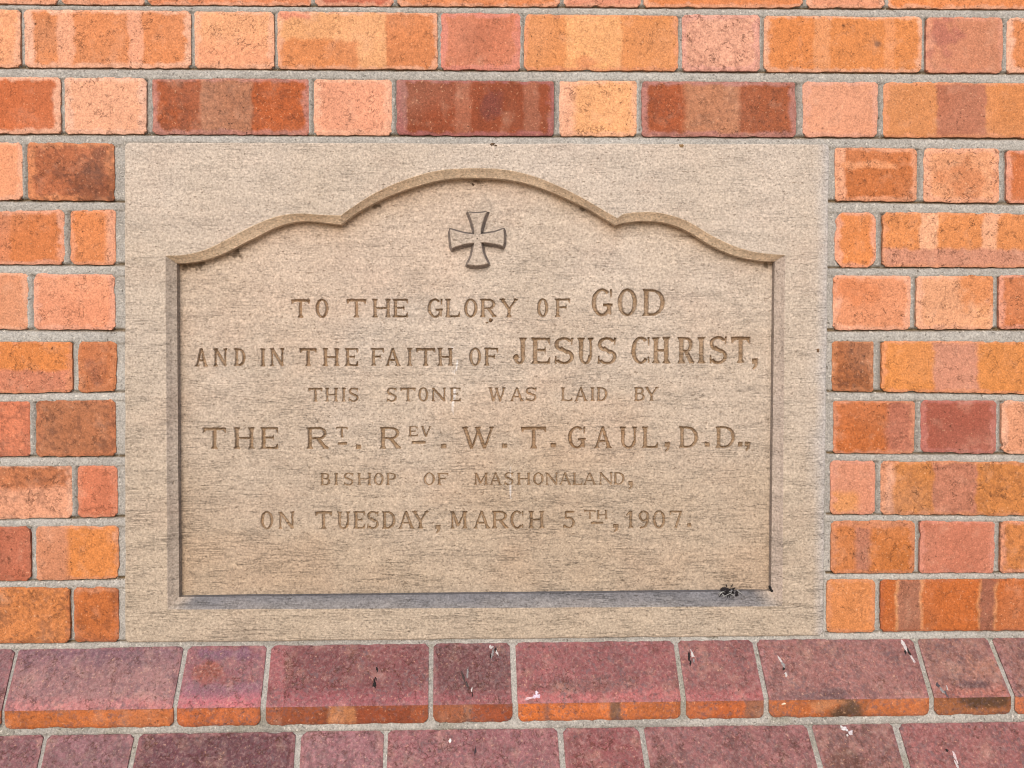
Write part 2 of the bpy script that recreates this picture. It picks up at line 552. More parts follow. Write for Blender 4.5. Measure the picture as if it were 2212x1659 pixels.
ROWL = {
    3: dict(top=(307, 309), bot=(429, 432), b=[(-300, 47, S((236, 154, 112), edge=(PALE, .5, .008))),
        (60, 246, S((184, 104, 66), edge=((214, 132, 86), .9, .014), mott=.3, dirt=.45, crk=.8, spots=[(.85, .7, .5, .5, (132, 72, 46), .7)]))]),
    4: dict(top=(454, 451), bot=(569, 569), b=[(-130, 138, S((212, 122, 66), V(0, .57, (214, 128, 84)), edge=((232, 158, 128), .8, .010), crk=.8)),
        (152, 248, S((224, 134, 76), V(.82, 1, (236, 166, 134), 0, 1, .006), edge=((232, 156, 122), .6, .009)))]),
    5: dict(top=(588, 592), bot=(709, 711), b=[(-300, 59, S((220, 146, 108), edge=(PALE, .5, .008))),
        (73, 247, S((230, 152, 116), V(0, 1, (226, 144, 108), .4, 1, .02), edge=((236, 164, 138), .7, .010), crk=.8))]),
    6: dict(top=(735, 737), bot=(850, 846), b=[(-200, 154, S((216, 128, 62), V(0, 1, (206, 126, 96), .56, 1, .003), edge=((220, 140, 102), .6, .008), crk=.8, mott=.16)),
        (169, 251, S((190, 108, 60), edge=((206, 126, 80), .7, .008), mott=.28, crk=.8, spots=[(.45, .6, .3, .35, (150, 84, 58), .7)]))]),
    7: dict(top=(868, 864), bot=(987, 985), b=[(-300, 64, S((204, 116, 82), edge=((200, 110, 80), .5, .008), mott=.3, dirt=.4)),
        (77, 249, S((184, 114, 76), edge=((196, 118, 78), .6, .012), mott=.22, dirt=.4, crk=.7))]),
    8: dict(top=(1007, 1006), bot=(1122, 1117), b=[(-200, 155, S((196, 118, 76), V(0, 1, (232, 160, 126), .42, 1, .006), mott=.2, dirt=.35, crk=.9)),
        (168, 252, S((210, 120, 86), edge=((216, 134, 104), .7, .009), mott=.2))]),
    9: dict(top=(1138, 1137), bot=(1256, 1250), b=[(-300, 64, S((178, 94, 66), mott=.25, edge=((190, 106, 78), .6, .008))),
        (77, 255, S((206, 134, 98), V(.40, 1, (222, 134, 64), 0, 1, .005), edge=((216, 146, 112), .6, .007)))]),
    10: dict(top=(1270, 1270), bot=(1391, 1386), b=[(-200, 150, S((208, 126, 66), edge=((196, 112, 64), .5, .006), dirt=.4, crk=.8)),
        (160, 255, S((198, 108, 48), V(0, 1, (206, 130, 90), 0, .09), edge=((192, 110, 70), .6, .007), dirt=.3, crk=.7))]),
}
ROWR = {
    3: dict(top=(315, 322), bot=(431, 437), b=[
        (1805, 1981, S((202, 114, 58), V(0, .12, (234, 164, 128)), V(0, .75, (228, 148, 100), .27, .40), edge=((234, 160, 124), .7, .011), crk=1, mott=.2)),
        (1996, 2158, S((226, 154, 112), edge=((238, 168, 136), .8, .014), crk=1, spots=[(.55, .6, .4, .4, (206, 124, 78), .7)])),
        (2176, 2350, S((198, 108, 58), edge=(PINK, .8, .010)))]),
    4: dict(top=(456, 460), bot=(575, 575), b=[
        (1805, 1893, S((224, 134, 70), edge=((236, 160, 130), .8, .011), rad=1)),
        (1908, 2265, S((222, 138, 78), V(.225, .33, (238, 172, 134)), V(.60, .69, (238, 170, 132)), V(0, 1, (208, 140, 114), .66, 1, .003), edge=((232, 156, 118), .5, .006), crk=.9))]),
    5: dict(top=(593, 594), bot=(711, 708), b=[
        (1801, 1967, S((230, 148, 106), edge=((238, 168, 138), .8, .011), spots=[(.2, .3, .5, .3, (216, 124, 72), .6)])),
        (1981, 2147, S((230, 162, 122), edge=((238, 172, 142), .7, .012), spots=[(.85, .25, .35, .45, (220, 136, 80), .9), (.85, .8, .2, .3, (240, 168, 120), .6)], crk=.8)),
        (2159, 2340, S((206, 118, 68), edge=(PINK, .8, .010), crk=.8))]),
    6: dict(top=(735, 736), bot=(845, 851), b=[
        (1799, 1889, S((168, 98, 56), edge=((204, 130, 86), .7, .010), mott=.3, dirt=.4, crk=.8)),
        (1906, 2258, S((222, 138, 66), V(.315, .585, (208, 138, 112), 0, 1, .003), edge=((230, 150, 108), .6, .008), crk=.7))]),
    7: dict(top=(865, 867), bot=(979, 981), b=[
        (1802, 1976, S((194, 104, 46), V(.66, 1, (182, 104, 80), 0, 1, .006), edge=((214, 138, 104), .7, .008), mott=.15)),
        (1990, 2152, S((168, 88, 70), edge=((186, 110, 100), .8, .010), crk=.25)),
        (2165, 2345, S((228, 154, 116), edge=(PALE, .6, .010), crk=.9))]),
    8: dict(top=(996, 999), bot=(1111, 1114), b=[
        (1795, 1890, S((212, 138, 108), V(0, .6, (218, 142, 82), .6, 1, .006), edge=((220, 146, 122), .6, .008))),
        (1903, 2255, S((206, 128, 62), V(0, .08, (228, 160, 128), 0, 1, .004), V(.32, .585, (196, 124, 98)), edge=((222, 146, 106), .6, .008), crk=1, dirt=.3, dirtc=(110, 60, 40)))]),
    9: dict(top=(1126, 1127), bot=(1239, 1238), b=[
        (1796, 1976, S((202, 116, 50), V(.28, .46, (186, 116, 90), 0, 1, .005), V(0, 1, (206, 128, 88), 0, .12), edge=((206, 130, 90), .7, .009))),
        (1989, 2149, S((196, 116, 90), edge=((210, 132, 112), .8, .008), mott=.18)),
        (2163, 2340, S((206, 126, 64), edge=((226, 150, 118), .8, .010), dirt=.4))]),
    10: dict(top=(1253, 1250), bot=(1367, 1363), b=[
        (1787, 1890, S((216, 134, 74), edge=((212, 138, 96), .6, .009), crk=.5)),
        (1904, 2255, S((192, 100, 38), V(.095, .245, (166, 104, 80)), V(.61, .70, (160, 96, 74)), V(.09, .105, (214, 146, 96)), V(.24, .255, (220, 148, 98)), V(.60, .61, (214, 146, 96)), V(.70, .71, (220, 150, 100)), edge=((176, 94, 60), .5, .005), mott=.15))]),
}
ALLROWS = []                       # (side, row dict)
for k in ROWS:
    ALLROWS.append(('full', ROWS[k]))
for k in ROWL:
    ALLROWS.append(('left', ROWL[k]))
    ALLROWS.append(('right', ROWR[k]))

FINE, COARSE = 0.0022, 0.02
facing = Bag()
seed = 100
XL_END, XR_END = -3.6, 3.6
rng = np.random.RandomState(4)
PALETTE = [(222, 136, 76), (236, 160, 118), (228, 150, 116), (200, 108, 58), (168, 86, 48), (208, 122, 92), (216, 130, 72), (184, 104, 66), (232, 162, 130)]


def rnd_spec():
    c = PALETTE[rng.randint(len(PALETTE))]
    sp = S(c)
    if rng.rand() < 0.45:
        b = PALETTE[rng.randint(len(PALETTE))]
        sp['bands'] = [V(.3, .64, b)]
    return sp


def row_lines(row):
    """upper and lower edge of a course as straight lines z = a + b x in the wall plane"""
    out = []
    xa, xb = (0, 2212)
    for key in ('top', 'bot'):
        x0, z0 = at(xa, row[key][0])
        x1, z1 = at(xb, row[key][1])
        if row.get('side') == 'left':
            x1, z1 = at(260, row[key][1])
        if row.get('side') == 'right':
            x0, z0 = at(1800, row[key][0])
        b = (z1 - z0) / (x1 - x0)
        if row.get('side') in ('left', 'right'):
            # beyond the frame the course runs level
            pass
        out.append((float(z0 - b * x0), float(b), float(x0), float(x1)))
    return out


def zline(ln, x):
    a, b, x0, x1 = ln
    return a + b * np.clip(x, min(x0, x1) - 0.4, max(x0, x1) + 0.4)


for side, row in ALLROWS:
    row['side'] = side
    row['lines'] = row_lines(row)
    lt, lb = row['lines']
    spans = []
    for (a, b, sp) in row['b']:
        ym = 0.5 * (row['top'][0] + row['bot'][0])
        xa = float(at(a, ym)[0])
        xb = float(at(b, ym)[0])
        spans.append((xa, xb, sp, True))
    # go on past the frame in the same bond
    if side in ('full', 'left'):
        x = spans[0][0]
        wide = (spans[0][1] - spans[0][0]) < 0.16
        while x > XL_END:
            w = 0.228 if wide else 0.111
            wide = not wide
            spans.append((x - 0.009 - w, x - 0.009, rnd_spec(), False))
            x -= 0.009 + w
    if side in ('full', 'right'):
        x = max(s[1] for s in spans)
        lastw = [s[1] - s[0] for s in spans if s[1] == x][0]
        wide = lastw < 0.16
        while x < XR_END:
            w = 0.228 if wide else 0.111
            wide = not wide
            spans.append((x + 0.009, x + 0.009 + w, rnd_spec(), False))
            x += 0.009 + w
    row['spans'] = sorted((q[0], q[1]) for q in spans if q[1] > -1.0 and q[0] < 1.0)
    for (xa, xb, sp, vis) in spans:
        seed += 13
        near = xb > -1.15 and xa < 1.15
        brick(facing, (xa, zline(lt, xa)), (xb, zline(lt, xb)), (xb, zline(lb, xb)), (xa, zline(lb, xa)),
              sp, seed, FINE if vis else (0.004 if near else COARSE), rad=0.0075 if sp.get('rad') else 0.0024)

# courses above the picture
lt0 = ROWS[0]['lines'][0]
ztop = float(lt0[0])
WALL_TOP = 2.95
z = ztop
k = 0
upper_beds = []
while z + 0.013 + 0.079 < WALL_TOP:
    zb = z + 0.013
    zt = zb + 0.079
    x = XL_END - 0.05 - (0.06 if k % 2 else 0.235)
    wide = bool(k % 2)
    while x < XR_END:
        w = 0.228 if wide else 0.111
        wide = not wide
        seed += 13
        near = z < ztop + 0.45 and -1.3 < x < 1.2
        brick(facing, (x, zt), (x + w, zt), (x + w, zb), (x, zb), rnd_spec(), seed, 0.004 if near else COARSE)
        x += w + 0.009
    upper_beds.append((z, zb))
    z = zt
    k += 1
UPPER_END = z

# ------------------------------------------------------------------ foundation stone outline
def px_edge(pts, n=None):
    return np.array(pts, float)


OUT_L = px_edge([(357, 552), (394, 550), (430, 542.5), (465.5, 528), (501, 510), (537, 490.6), (573, 474.5), (609, 463.7), (632, 460.5), (662, 460), (698, 463), (737, 464)])
OUT_M = px_edge([(737, 464), (767, 442), (803, 420), (838.7, 402), (874, 387.5), (910, 375.5), (946, 367.5), (982, 363.5), (1018, 362), (1053, 362.8), (1089, 365.5), (1125, 371.5), (1161, 381.5), (1196.6, 396), (1232, 413), (1268, 432), (1304, 453), (1334, 470)])
OUT_R = px_edge([(1334, 470), (1344, 462.5), (1361, 459), (1393.6, 456.6), (1429, 459), (1460, 467), (1494, 481), (1527, 501), (1563, 520), (1599, 534.5), (1635, 544), (1670.7, 548.5), (1696, 549)])
IN_L = px_edge([(381.5, 567.6), (412, 566), (448, 558.7), (483, 546), (519, 528), (555, 510), (591, 492), (627, 480), (645, 477), (662, 476), (698, 479), (737, 484)])
IN_M = px_edge([(737, 484), (767, 461), (803, 440), (838, 423.5), (874, 409.5), (910, 398), (946, 389), (982, 384), (1018, 382.4), (1053, 383.2), (1089, 386), (1125, 392), (1161, 402), (1196.6, 415), (1232, 431), (1268, 449), (1304, 470), (1330, 485.5)])
IN_R = px_edge([(1330, 485.5), (1340, 481.5), (1358, 478.5), (1393.6, 476), (1429, 478.5), (1460, 486.5), (1494, 503), (1527, 523), (1563, 541.5), (1599, 554), (1635, 561), (1655, 563.5), (1673.5, 564)])
OUT_PX = [OUT_L, OUT_M, OUT_R]
IN_PX = [IN_L, IN_M, IN_R]


def resample(p, n):
    d = np.concatenate([[0], np.cumsum(np.hypot(*np.diff(p, axis=0).T))])
    s = np.linspace(0, d[-1], n)
    # Catmull-Rom through the measured points
    m = np.gradient(p, d, axis=0)
    i = np.clip(np.searchsorted(d, s) - 1, 0, len(d) - 2)
    h = (d[i + 1] - d[i])[:, None]
    t = ((s - d[i])[:, None]) / h
    return ((2 * t ** 3 - 3 * t ** 2 + 1) * p[i] + (t ** 3 - 2 * t ** 2 + t) * h * m[i]
            + (-2 * t ** 3 + 3 * t ** 2) * p[i + 1] + (t ** 3 - t ** 2) * h * m[i + 1])


def straight(a, b, n):
    t = np.linspace(0, 1, n)[:, None]
    return np.array(a, float) * (1 - t) + np.array(b, float) * t


NS = (70, 110, 70)
o_px = np.concatenate([resample(p, n)[:-1] for p, n in zip(OUT_PX, NS)]
                      + [straight((1696, 549), (1690, 1311), 90)[:-1], straight((1690, 1311), (361.5, 1318), 150)[:-1], straight((361.5, 1318), (357, 552), 90)[:-1]])
i_px = np.concatenate([resample(p, n)[:-1] for p, n in zip(IN_PX, NS)]
                      + [straight((1673.5, 564), (1665.5, 1278), 90)[:-1], straight((1665.5, 1278), (387, 1291), 150)[:-1], straight((387, 1291), (381.5, 567.6), 90)[:-1]])
n_top = sum(NS) - 3
CH_Y, PANEL_Y = 0.0105, 0.0205
STONE_Y = -0.0005
ox, oz = at(o_px[:, 0], o_px[:, 1], STONE_Y)
ix_, iz_ = at(i_px[:, 0], i_px[:, 1], CH_Y)
# hand-cut wobble
wob = (fbm(np.arange(len(ox)) * 0.12, 0.5, 71, 3) - 0.5) * 0.0014
oz = oz + wob
iz_ = iz_ + np.roll(wob, 5) * 0.8
NL = len(ox)

foundation = empty('foundation_stone', (0, 0, 0))
tag(foundation, 'carved tan sandstone block with arched recessed panel, raised cross and lettering', 'foundation stone')

# outer rectangle
q_px = [(268, 305.5), (1792, 309), (1779, 1374.5), (269.5, 1390.5)]
qc = [at(x, y, 0.0) for x, y in q_px]
rect = []
for i in range(4):
    a = np.array(qc[i], float)
    b = np.array(qc[(i + 1) % 4], float)
    n = 160 if i % 2 == 0 else 110
    t = np.linspace(0, 1, n, endpoint=False)[:, None]
    rect.append(a * (1 - t) + b * t)
rect = np.concatenate(rect)
cen = rect.mean(0)
NR = len(rect)
# rounded, slightly chipped outer arris
rr = np.array([(fbm(k * 0.16, 0.3, 15, 3) - 0.5) * 0.0022 for k in range(NR)])
inw = np.zeros_like(rect)
inw[:160] = (0, -1)
inw[160:270] = (-1, 0)
inw[270:430] = (0, 1)
inw[430:] = (1, 0)
for c0 in (0, 160, 270, 430):
    inw[c0] = inw[c0 - 1] + inw[c0]
    rr[c0] += 0.002
P0 = rect + inw * rr[:, None]


def tint_front(X, Z):
    g = np.ones((len(X), 3))
    # greyer, paler weathering high on the block, warmer towards its foot
    hi = sm(0.95, 1.75, Z + 0.2 * (fbm(X * 5, Z * 5, 3) - .5))[:, None]
    g = g * (np.array((.90, .865, .80)) * (1 - hi) + np.array((1.04, 1.04, 1.05)) * hi)
    # cement smear along the right-hand edge
    xr = float(qc[1][0])
    s = sm(xr - 0.022, xr - 0.004, X + 0.02 * (fbm(X * 30, Z * 14, 8) - .5))[:, None] * 0.75
    g = g * (1 - s) + np.array((.90, 1.02, 1.22)) * s
    return g


sb = Bag()
bm = bmesh.new()
front_in = P0 + inw * 0.0026
ro = [bm.verts.new((p[0], STONE_Y, p[1])) for p in front_in]
op = [bm.verts.new((x, STONE_Y, zz)) for x, zz in zip(ox, oz)]
eds = [bm.edges.new((ro[i], ro[(i + 1) % NR])) for i in range(NR)]
eds += [bm.edges.new((op[i], op[(i + 1) % NL])) for i in range(NL)]
bmesh.ops.triangle_fill(bm, use_beauty=True, use_dissolve=False, edges=eds, normal=(0, -1, 0))
# cut finer so that colour can vary across the face
for _ in range(2):
    bmesh.ops.subdivide_edges(bm, edges=[e for e in bm.edges if not e.is_boundary and e.calc_length() > 0.02], cuts=1, use_grid_fill=False)
bmesh.ops.triangulate(bm, faces=bm.faces[:])
bm.verts.index_update()
fv = np.array([v.co[:] for v in bm.verts])
ft = []
for f in bm.faces:
    ids = [v.index for v in f.verts]
    if f.normal.y > 0:
        ids = ids[::-1]
    ft.append(ids)
bm.free()
sb.add(fv, tris=ft, c=tint_front(fv[:, 0], fv[:, 2]))
prof = [(0.0026, STONE_Y), (0.0011, STONE_Y + 0.0006), (0.0002, STONE_Y + 0.0024), (0.0, STONE_Y + 0.006), (0.0, 0.075)]
for k in range(len(prof) - 1):
    A = P0 + inw * prof[k][0]
    B = P0 + inw * prof[k + 1][0]
    va = np.stack([A[:, 0], np.full(NR, prof[k][1]), A[:, 1]], -1)
    vb = np.stack([B[:, 0], np.full(NR, prof[k + 1][1]), B[:, 1]], -1)
    i = np.arange(NR)
    j = (i + 1) % NR
    allv = np.concatenate([va, vb])
    sb.add(allv, np.stack([i, i + NR, j + NR, j], -1), c=tint_front(allv[:, 0], allv[:, 2]))
surround = sb.build('stone_surround', M_STONE, foundation, smooth=False)

# moulding: the splayed edge and the little step behind it
mb = Bag()
rings = []
prof = [(0.0, STONE_Y), (0.05, STONE_Y + 0.0002), (0.5, (STONE_Y + CH_Y) / 2 + 0.0004), (0.95, CH_Y - 0.0004), (1.0, CH_Y)]
for f, y in prof:
    rings.append(np.stack([ox * (1 - f) + ix_ * f, np.full(NL, y), oz * (1 - f) + iz_ * f], -1))
rings.append(np.stack([ix_, np.full(NL, CH_Y), iz_], -1))
rings.append(np.stack([ix_, np.full(NL, PANEL_Y + 0.0012), iz_], -1))
idx = np.arange(NL)
is_top = idx < n_top
is_bot = (idx >= n_top + 89) & (idx < n_top + 89 + 149)
is_left = idx >= n_top + 89 + 149
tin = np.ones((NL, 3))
tin[is_top] = (1.52, 1.42, 1.24)  # underside of the arch lightened in place of light bounced from below
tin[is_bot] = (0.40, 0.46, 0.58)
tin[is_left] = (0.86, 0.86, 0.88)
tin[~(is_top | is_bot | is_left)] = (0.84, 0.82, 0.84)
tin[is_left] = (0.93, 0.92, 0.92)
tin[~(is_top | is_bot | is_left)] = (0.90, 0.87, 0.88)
SILL_OUT, SILL_IN = np.array((0.54, 0.59, 0.68)), np.array((0.33, 0.38, 0.49))  # grey dust plus the blue of skylight put into the sill colour
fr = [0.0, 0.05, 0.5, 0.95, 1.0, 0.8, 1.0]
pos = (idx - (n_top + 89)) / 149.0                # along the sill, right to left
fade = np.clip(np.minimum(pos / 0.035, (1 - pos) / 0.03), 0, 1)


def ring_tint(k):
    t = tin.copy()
    grime_sky = np.clip(fr[k] * 1.0 + 0.15 + 0.9 * (fbm(idx * 0.16, k * 0.9, 23, 3) - 0.5), 0, 1)[:, None]
    sill = SILL_OUT * (1 - grime_sky) + SILL_IN * grime_sky
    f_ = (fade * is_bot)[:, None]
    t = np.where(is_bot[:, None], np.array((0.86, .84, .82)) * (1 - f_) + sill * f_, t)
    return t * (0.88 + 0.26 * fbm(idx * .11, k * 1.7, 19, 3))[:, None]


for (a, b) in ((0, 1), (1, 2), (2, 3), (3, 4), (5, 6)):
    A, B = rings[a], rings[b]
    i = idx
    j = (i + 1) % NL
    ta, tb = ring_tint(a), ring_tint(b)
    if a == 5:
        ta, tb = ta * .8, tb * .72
    # one strip per face run so that each side keeps its own tint
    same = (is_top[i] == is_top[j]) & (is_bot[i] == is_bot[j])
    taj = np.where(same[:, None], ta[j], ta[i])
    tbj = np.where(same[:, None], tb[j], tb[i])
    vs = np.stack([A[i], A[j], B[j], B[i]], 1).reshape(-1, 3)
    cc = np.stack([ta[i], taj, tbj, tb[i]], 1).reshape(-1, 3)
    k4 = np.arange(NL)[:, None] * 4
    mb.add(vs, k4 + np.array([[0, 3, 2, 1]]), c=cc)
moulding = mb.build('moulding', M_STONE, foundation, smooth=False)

# ------------------------------------------------------------------ lettering
ST, TN = 0.15, 0.082


def ln_(x0, y0, x1, y1, w, w2=None):
    w2 = w if w2 is None else w2
    d = math.hypot(x1 - x0, y1 - y0)
    nx, ny = -(y1 - y0) / d, (x1 - x0) / d
    return [(x0 + nx * w / 2, y0 + ny * w / 2), (x1 + nx * w2 / 2, y1 + ny * w2 / 2), (x1 - nx * w2 / 2, y1 - ny * w2 / 2), (x0 - nx * w / 2, y0 - ny * w / 2)]


def stem(x, y0=0, y1=1, s=ST, lo=True, hi=True, f=0.075, g=0.13):
    h = s / 2
    a = [(x - h - f, y0), (x - h, y0 + g)] if lo else [(x - h, y0)]
    b = [(x - h, y1 - g), (x - h - f, y1), (x + h + f, y1), (x + h, y1 - g)] if hi else [(x - h, y1), (x + h, y1)]
    c = [(x + h, y0 + g), (x + h + f, y0)] if lo else [(x + h, y0)]
    return a + b + c


def arc(cx, cy, rx, ry, a0, a1, tx, ty, n=26):
    t = np.radians(np.linspace(a0, a1, n))
    o = [(cx + rx * math.cos(k), cy + ry * math.sin(k)) for k in t]
    i = [(cx + (rx - tx) * math.cos(k), cy + (ry - ty) * math.sin(k)) for k in t[::-1]]
    return o + i


def bar(x0, x1, y, w=TN):
    return [(x0, y - w / 2), (x1, y - w / 2), (x1, y + w / 2), (x0, y + w / 2)]


def wedge(x, y, dx, dy):
    return [(x, y), (x - dx, y), (x, y + dy)]


SX = ST / 2 + 0.075


def glyph(ch, a):
    G = []
    t2 = TN * 0.5
    if ch == 'T':
        G = [stem(a / 2, 0, .95, hi=False), [(0, 1), (a, 1), (a - .02, .74), (a - .15, .88), (.15, .88), (.02, .74)]]
    elif ch in 'EFL':
        G = [stem(SX)]
        if ch in 'EF':
            G += [bar(SX, a, 1 - t2), wedge(a, 1, .14, -.28), bar(SX, a * .74, .52), [(a * .76, .36), (a * .68, .52), (a * .76, .68)]]
        if ch in 'EL':
            G += [bar(SX, a, t2), wedge(a, 0, .14, .28)]
    elif ch == 'H':
        G = [stem(SX), stem(a - SX), bar(SX, a - SX, .5)]
    elif ch == 'I':
        G = [stem(a / 2)]
    elif ch == 'A':
        G = [ln_(.12, 0, a * .47, 1, TN), ln_(a - .16, 0, a * .47, 1, ST, ST * .8), bar(a * .27, a * .72, .33, .09),
             [(0, 0), (.27, 0), (.17, .1), (.11, .1)], [(a - .32, 0), (a, 0), (a - .1, .1), (a - .22, .1)]]
    elif ch == 'N':
        G = [stem(.14, s=TN), stem(a - .14, s=TN, lo=False), ln_(.14, .97, a - .14, .03, ST)]
    elif ch == 'M':
        G = [stem(.14, s=TN), stem(a - SX), ln_(.16, .98, a * .46, .12, ST), ln_(a - SX, .98, a * .46, .12, TN)]
    elif ch == 'W':
        G = [ln_(.13, 1, a * .30, 0, ST), ln_(a * .30, 0, a * .53, .95, TN), ln_(a * .47, .95, a * .70, 0, ST), ln_(a * .70, 0, a - .10, 1, TN),
             [(0, 1), (.30, 1), (.2, .9), (.1, .9)], [(a * .38, 1), (a * .60, 1), (a * .54, .9), (a * .44, .9)], [(a - .25, 1), (a, 1), (a - .1, .9), (a - .16, .9)]]
    elif ch == 'V':
        G = [ln_(.14, 1, a / 2, 0, ST), ln_(a - .12, 1, a / 2, 0, TN), [(0, 1), (.32, 1), (.2, .9), (.12, .9)], [(a - .27, 1), (a, 1), (a - .1, .9), (a - .17, .9)]]
    elif ch == 'Y':
        G = [stem(a / 2, 0, .5, hi=False), ln_(.14, 1, a / 2, .42, ST), ln_(a - .12, 1, a / 2, .42, TN), [(0, 1), (.34, 1), (.22, .9), (.12, .9)], [(a - .27, 1), (a, 1), (a - .1, .9), (a - .17, .9)]]
    elif ch in 'O0':
        G = [arc(a / 2, .5, a / 2, .52, 0, 360, ST, TN, 44)]
    elif ch in 'CG':
        G = [arc(a / 2, .5, a / 2, .52, 48, 318 if ch == 'C' else 335, ST, TN, 40), ln_(a * .93, 1.0, a * .93, .68, .07, .03)]
        if ch == 'G':
            G += [[(a * .56, .46), (a, .46), (a, .36), (a - .05, .36), (a - .05, .02), (a - .05 - ST, .10), (a - .05 - ST, .36), (a * .56, .36)]]
        else:
            G += [ln_(a * .93, .02, a * .93, .26, .05, .03)]
    elif ch == 'D':
        G = [stem(SX), arc(a * .42, .5, a * .58, .5, -90, 90, ST, TN, 30), bar(SX, a * .45, 1 - t2), bar(SX, a * .45, t2)]
    elif ch in 'RPB':
        m = .48 if ch != 'B' else .53
        ry = (1 - m) / 2 + t2 / 2
        cx = a * .55
        G = [stem(SX), arc(cx, 1 - ry, a * (.92 if ch != 'B' else .90) - cx, ry, -90, 90, ST * .9, TN, 26), bar(SX, cx + .01, 1 - t2), bar(SX, cx + .01, 1 - 2 * ry + t2)]
        if ch == 'R':
            G += [ln_(a * .50, .5, a * .86, .04, ST), [(a * .74, 0), (a, 0), (a, .07), (a * .84, .16)]]
        if ch == 'B':
            ry2 = m / 2 + t2 / 2
            G += [arc(cx, ry2, a - cx, ry2, -90, 90, ST, TN, 26), bar(SX, cx + .01, t2)]
    elif ch == 'S':
        G = [arc(a / 2, .745, a / 2 * .96, .275, 30, 270, ST * .9, TN, 30), arc(a / 2, .265, a / 2, .285, -150, 90, ST * .9, TN, 30),
             ln_(a * .30, .61, a * .72, .42, ST * .8), ln_(a * .93, 1.0, a * .90, .72, .07, .03), ln_(a * .06, 0, a * .07, .30, .07, .03)]
    elif ch == 'U':
        G = [stem(SX, .3, 1, lo=False), stem(a - .14, .3, 1, s=TN, lo=False), arc(a / 2 + (SX - ST / 2 - .14 + t2) / 2, .33, (a - .14 + t2 - SX + ST / 2) / 2, .35, 180, 360, ST * .85, TN, 30)]
    elif ch == 'J':
        G = [stem(a - SX, .25, 1, lo=False), arc((a - SX + ST / 2) / 2 + .02, .26, (a - SX + ST / 2) / 2 - .02, .28, 190, 360, ST * .85, TN, 26), arc(.12, .25, .11, .11, 0, 360, .11, .11, 16)]
    elif ch == '5':
        G = [ln_(a * .18, 1, a * .16, .55, TN), bar(a * .16, a * .92, 1 - t2 * 1.2, TN * 1.2), arc(a * .46, .32, a * .54, .33, -150, 128, ST * .9, TN, 34), ln_(a * .05, .03, a * .05, .2, .1)]
    elif ch == '1':
        G = [stem(a * .62, 0, 1, hi=False), ln_(0, .74, a * .55, .98, .09)]
    elif ch == '9':
        G = [arc(a / 2, .70, a / 2, .31, 0, 360, ST * .85, TN, 36), arc(a * .38, .56, a * .62, .58, -80, 25, ST * .85, TN, 22), ln_(a * .15, .02, a * .5, .03, .12)]
    elif ch == '7':
        G = [bar(0, a, 1 - TN * .6, TN * 1.2), ln_(0, 1, 0.02, .76, .10, .04), ln_(a * .96, .95, a * .46, 0, TN, ST)]
    elif ch == '.':
        G = [[(0, 0), (a, 0), (a, 1), (0, 1)]]
    elif ch == ',':
        G = [[(0, .5), (a, .5), (a, 1), (0, 1)], [(a, .55), (a * .8, .2), (a * .3, -.06), (a * .05, 0), (a * .42, .3), (a * .40, .55)]]
    elif ch == '_':
        G = [[(0, 0), (a, 0), (a, 1), (0, 1)]]
    return G


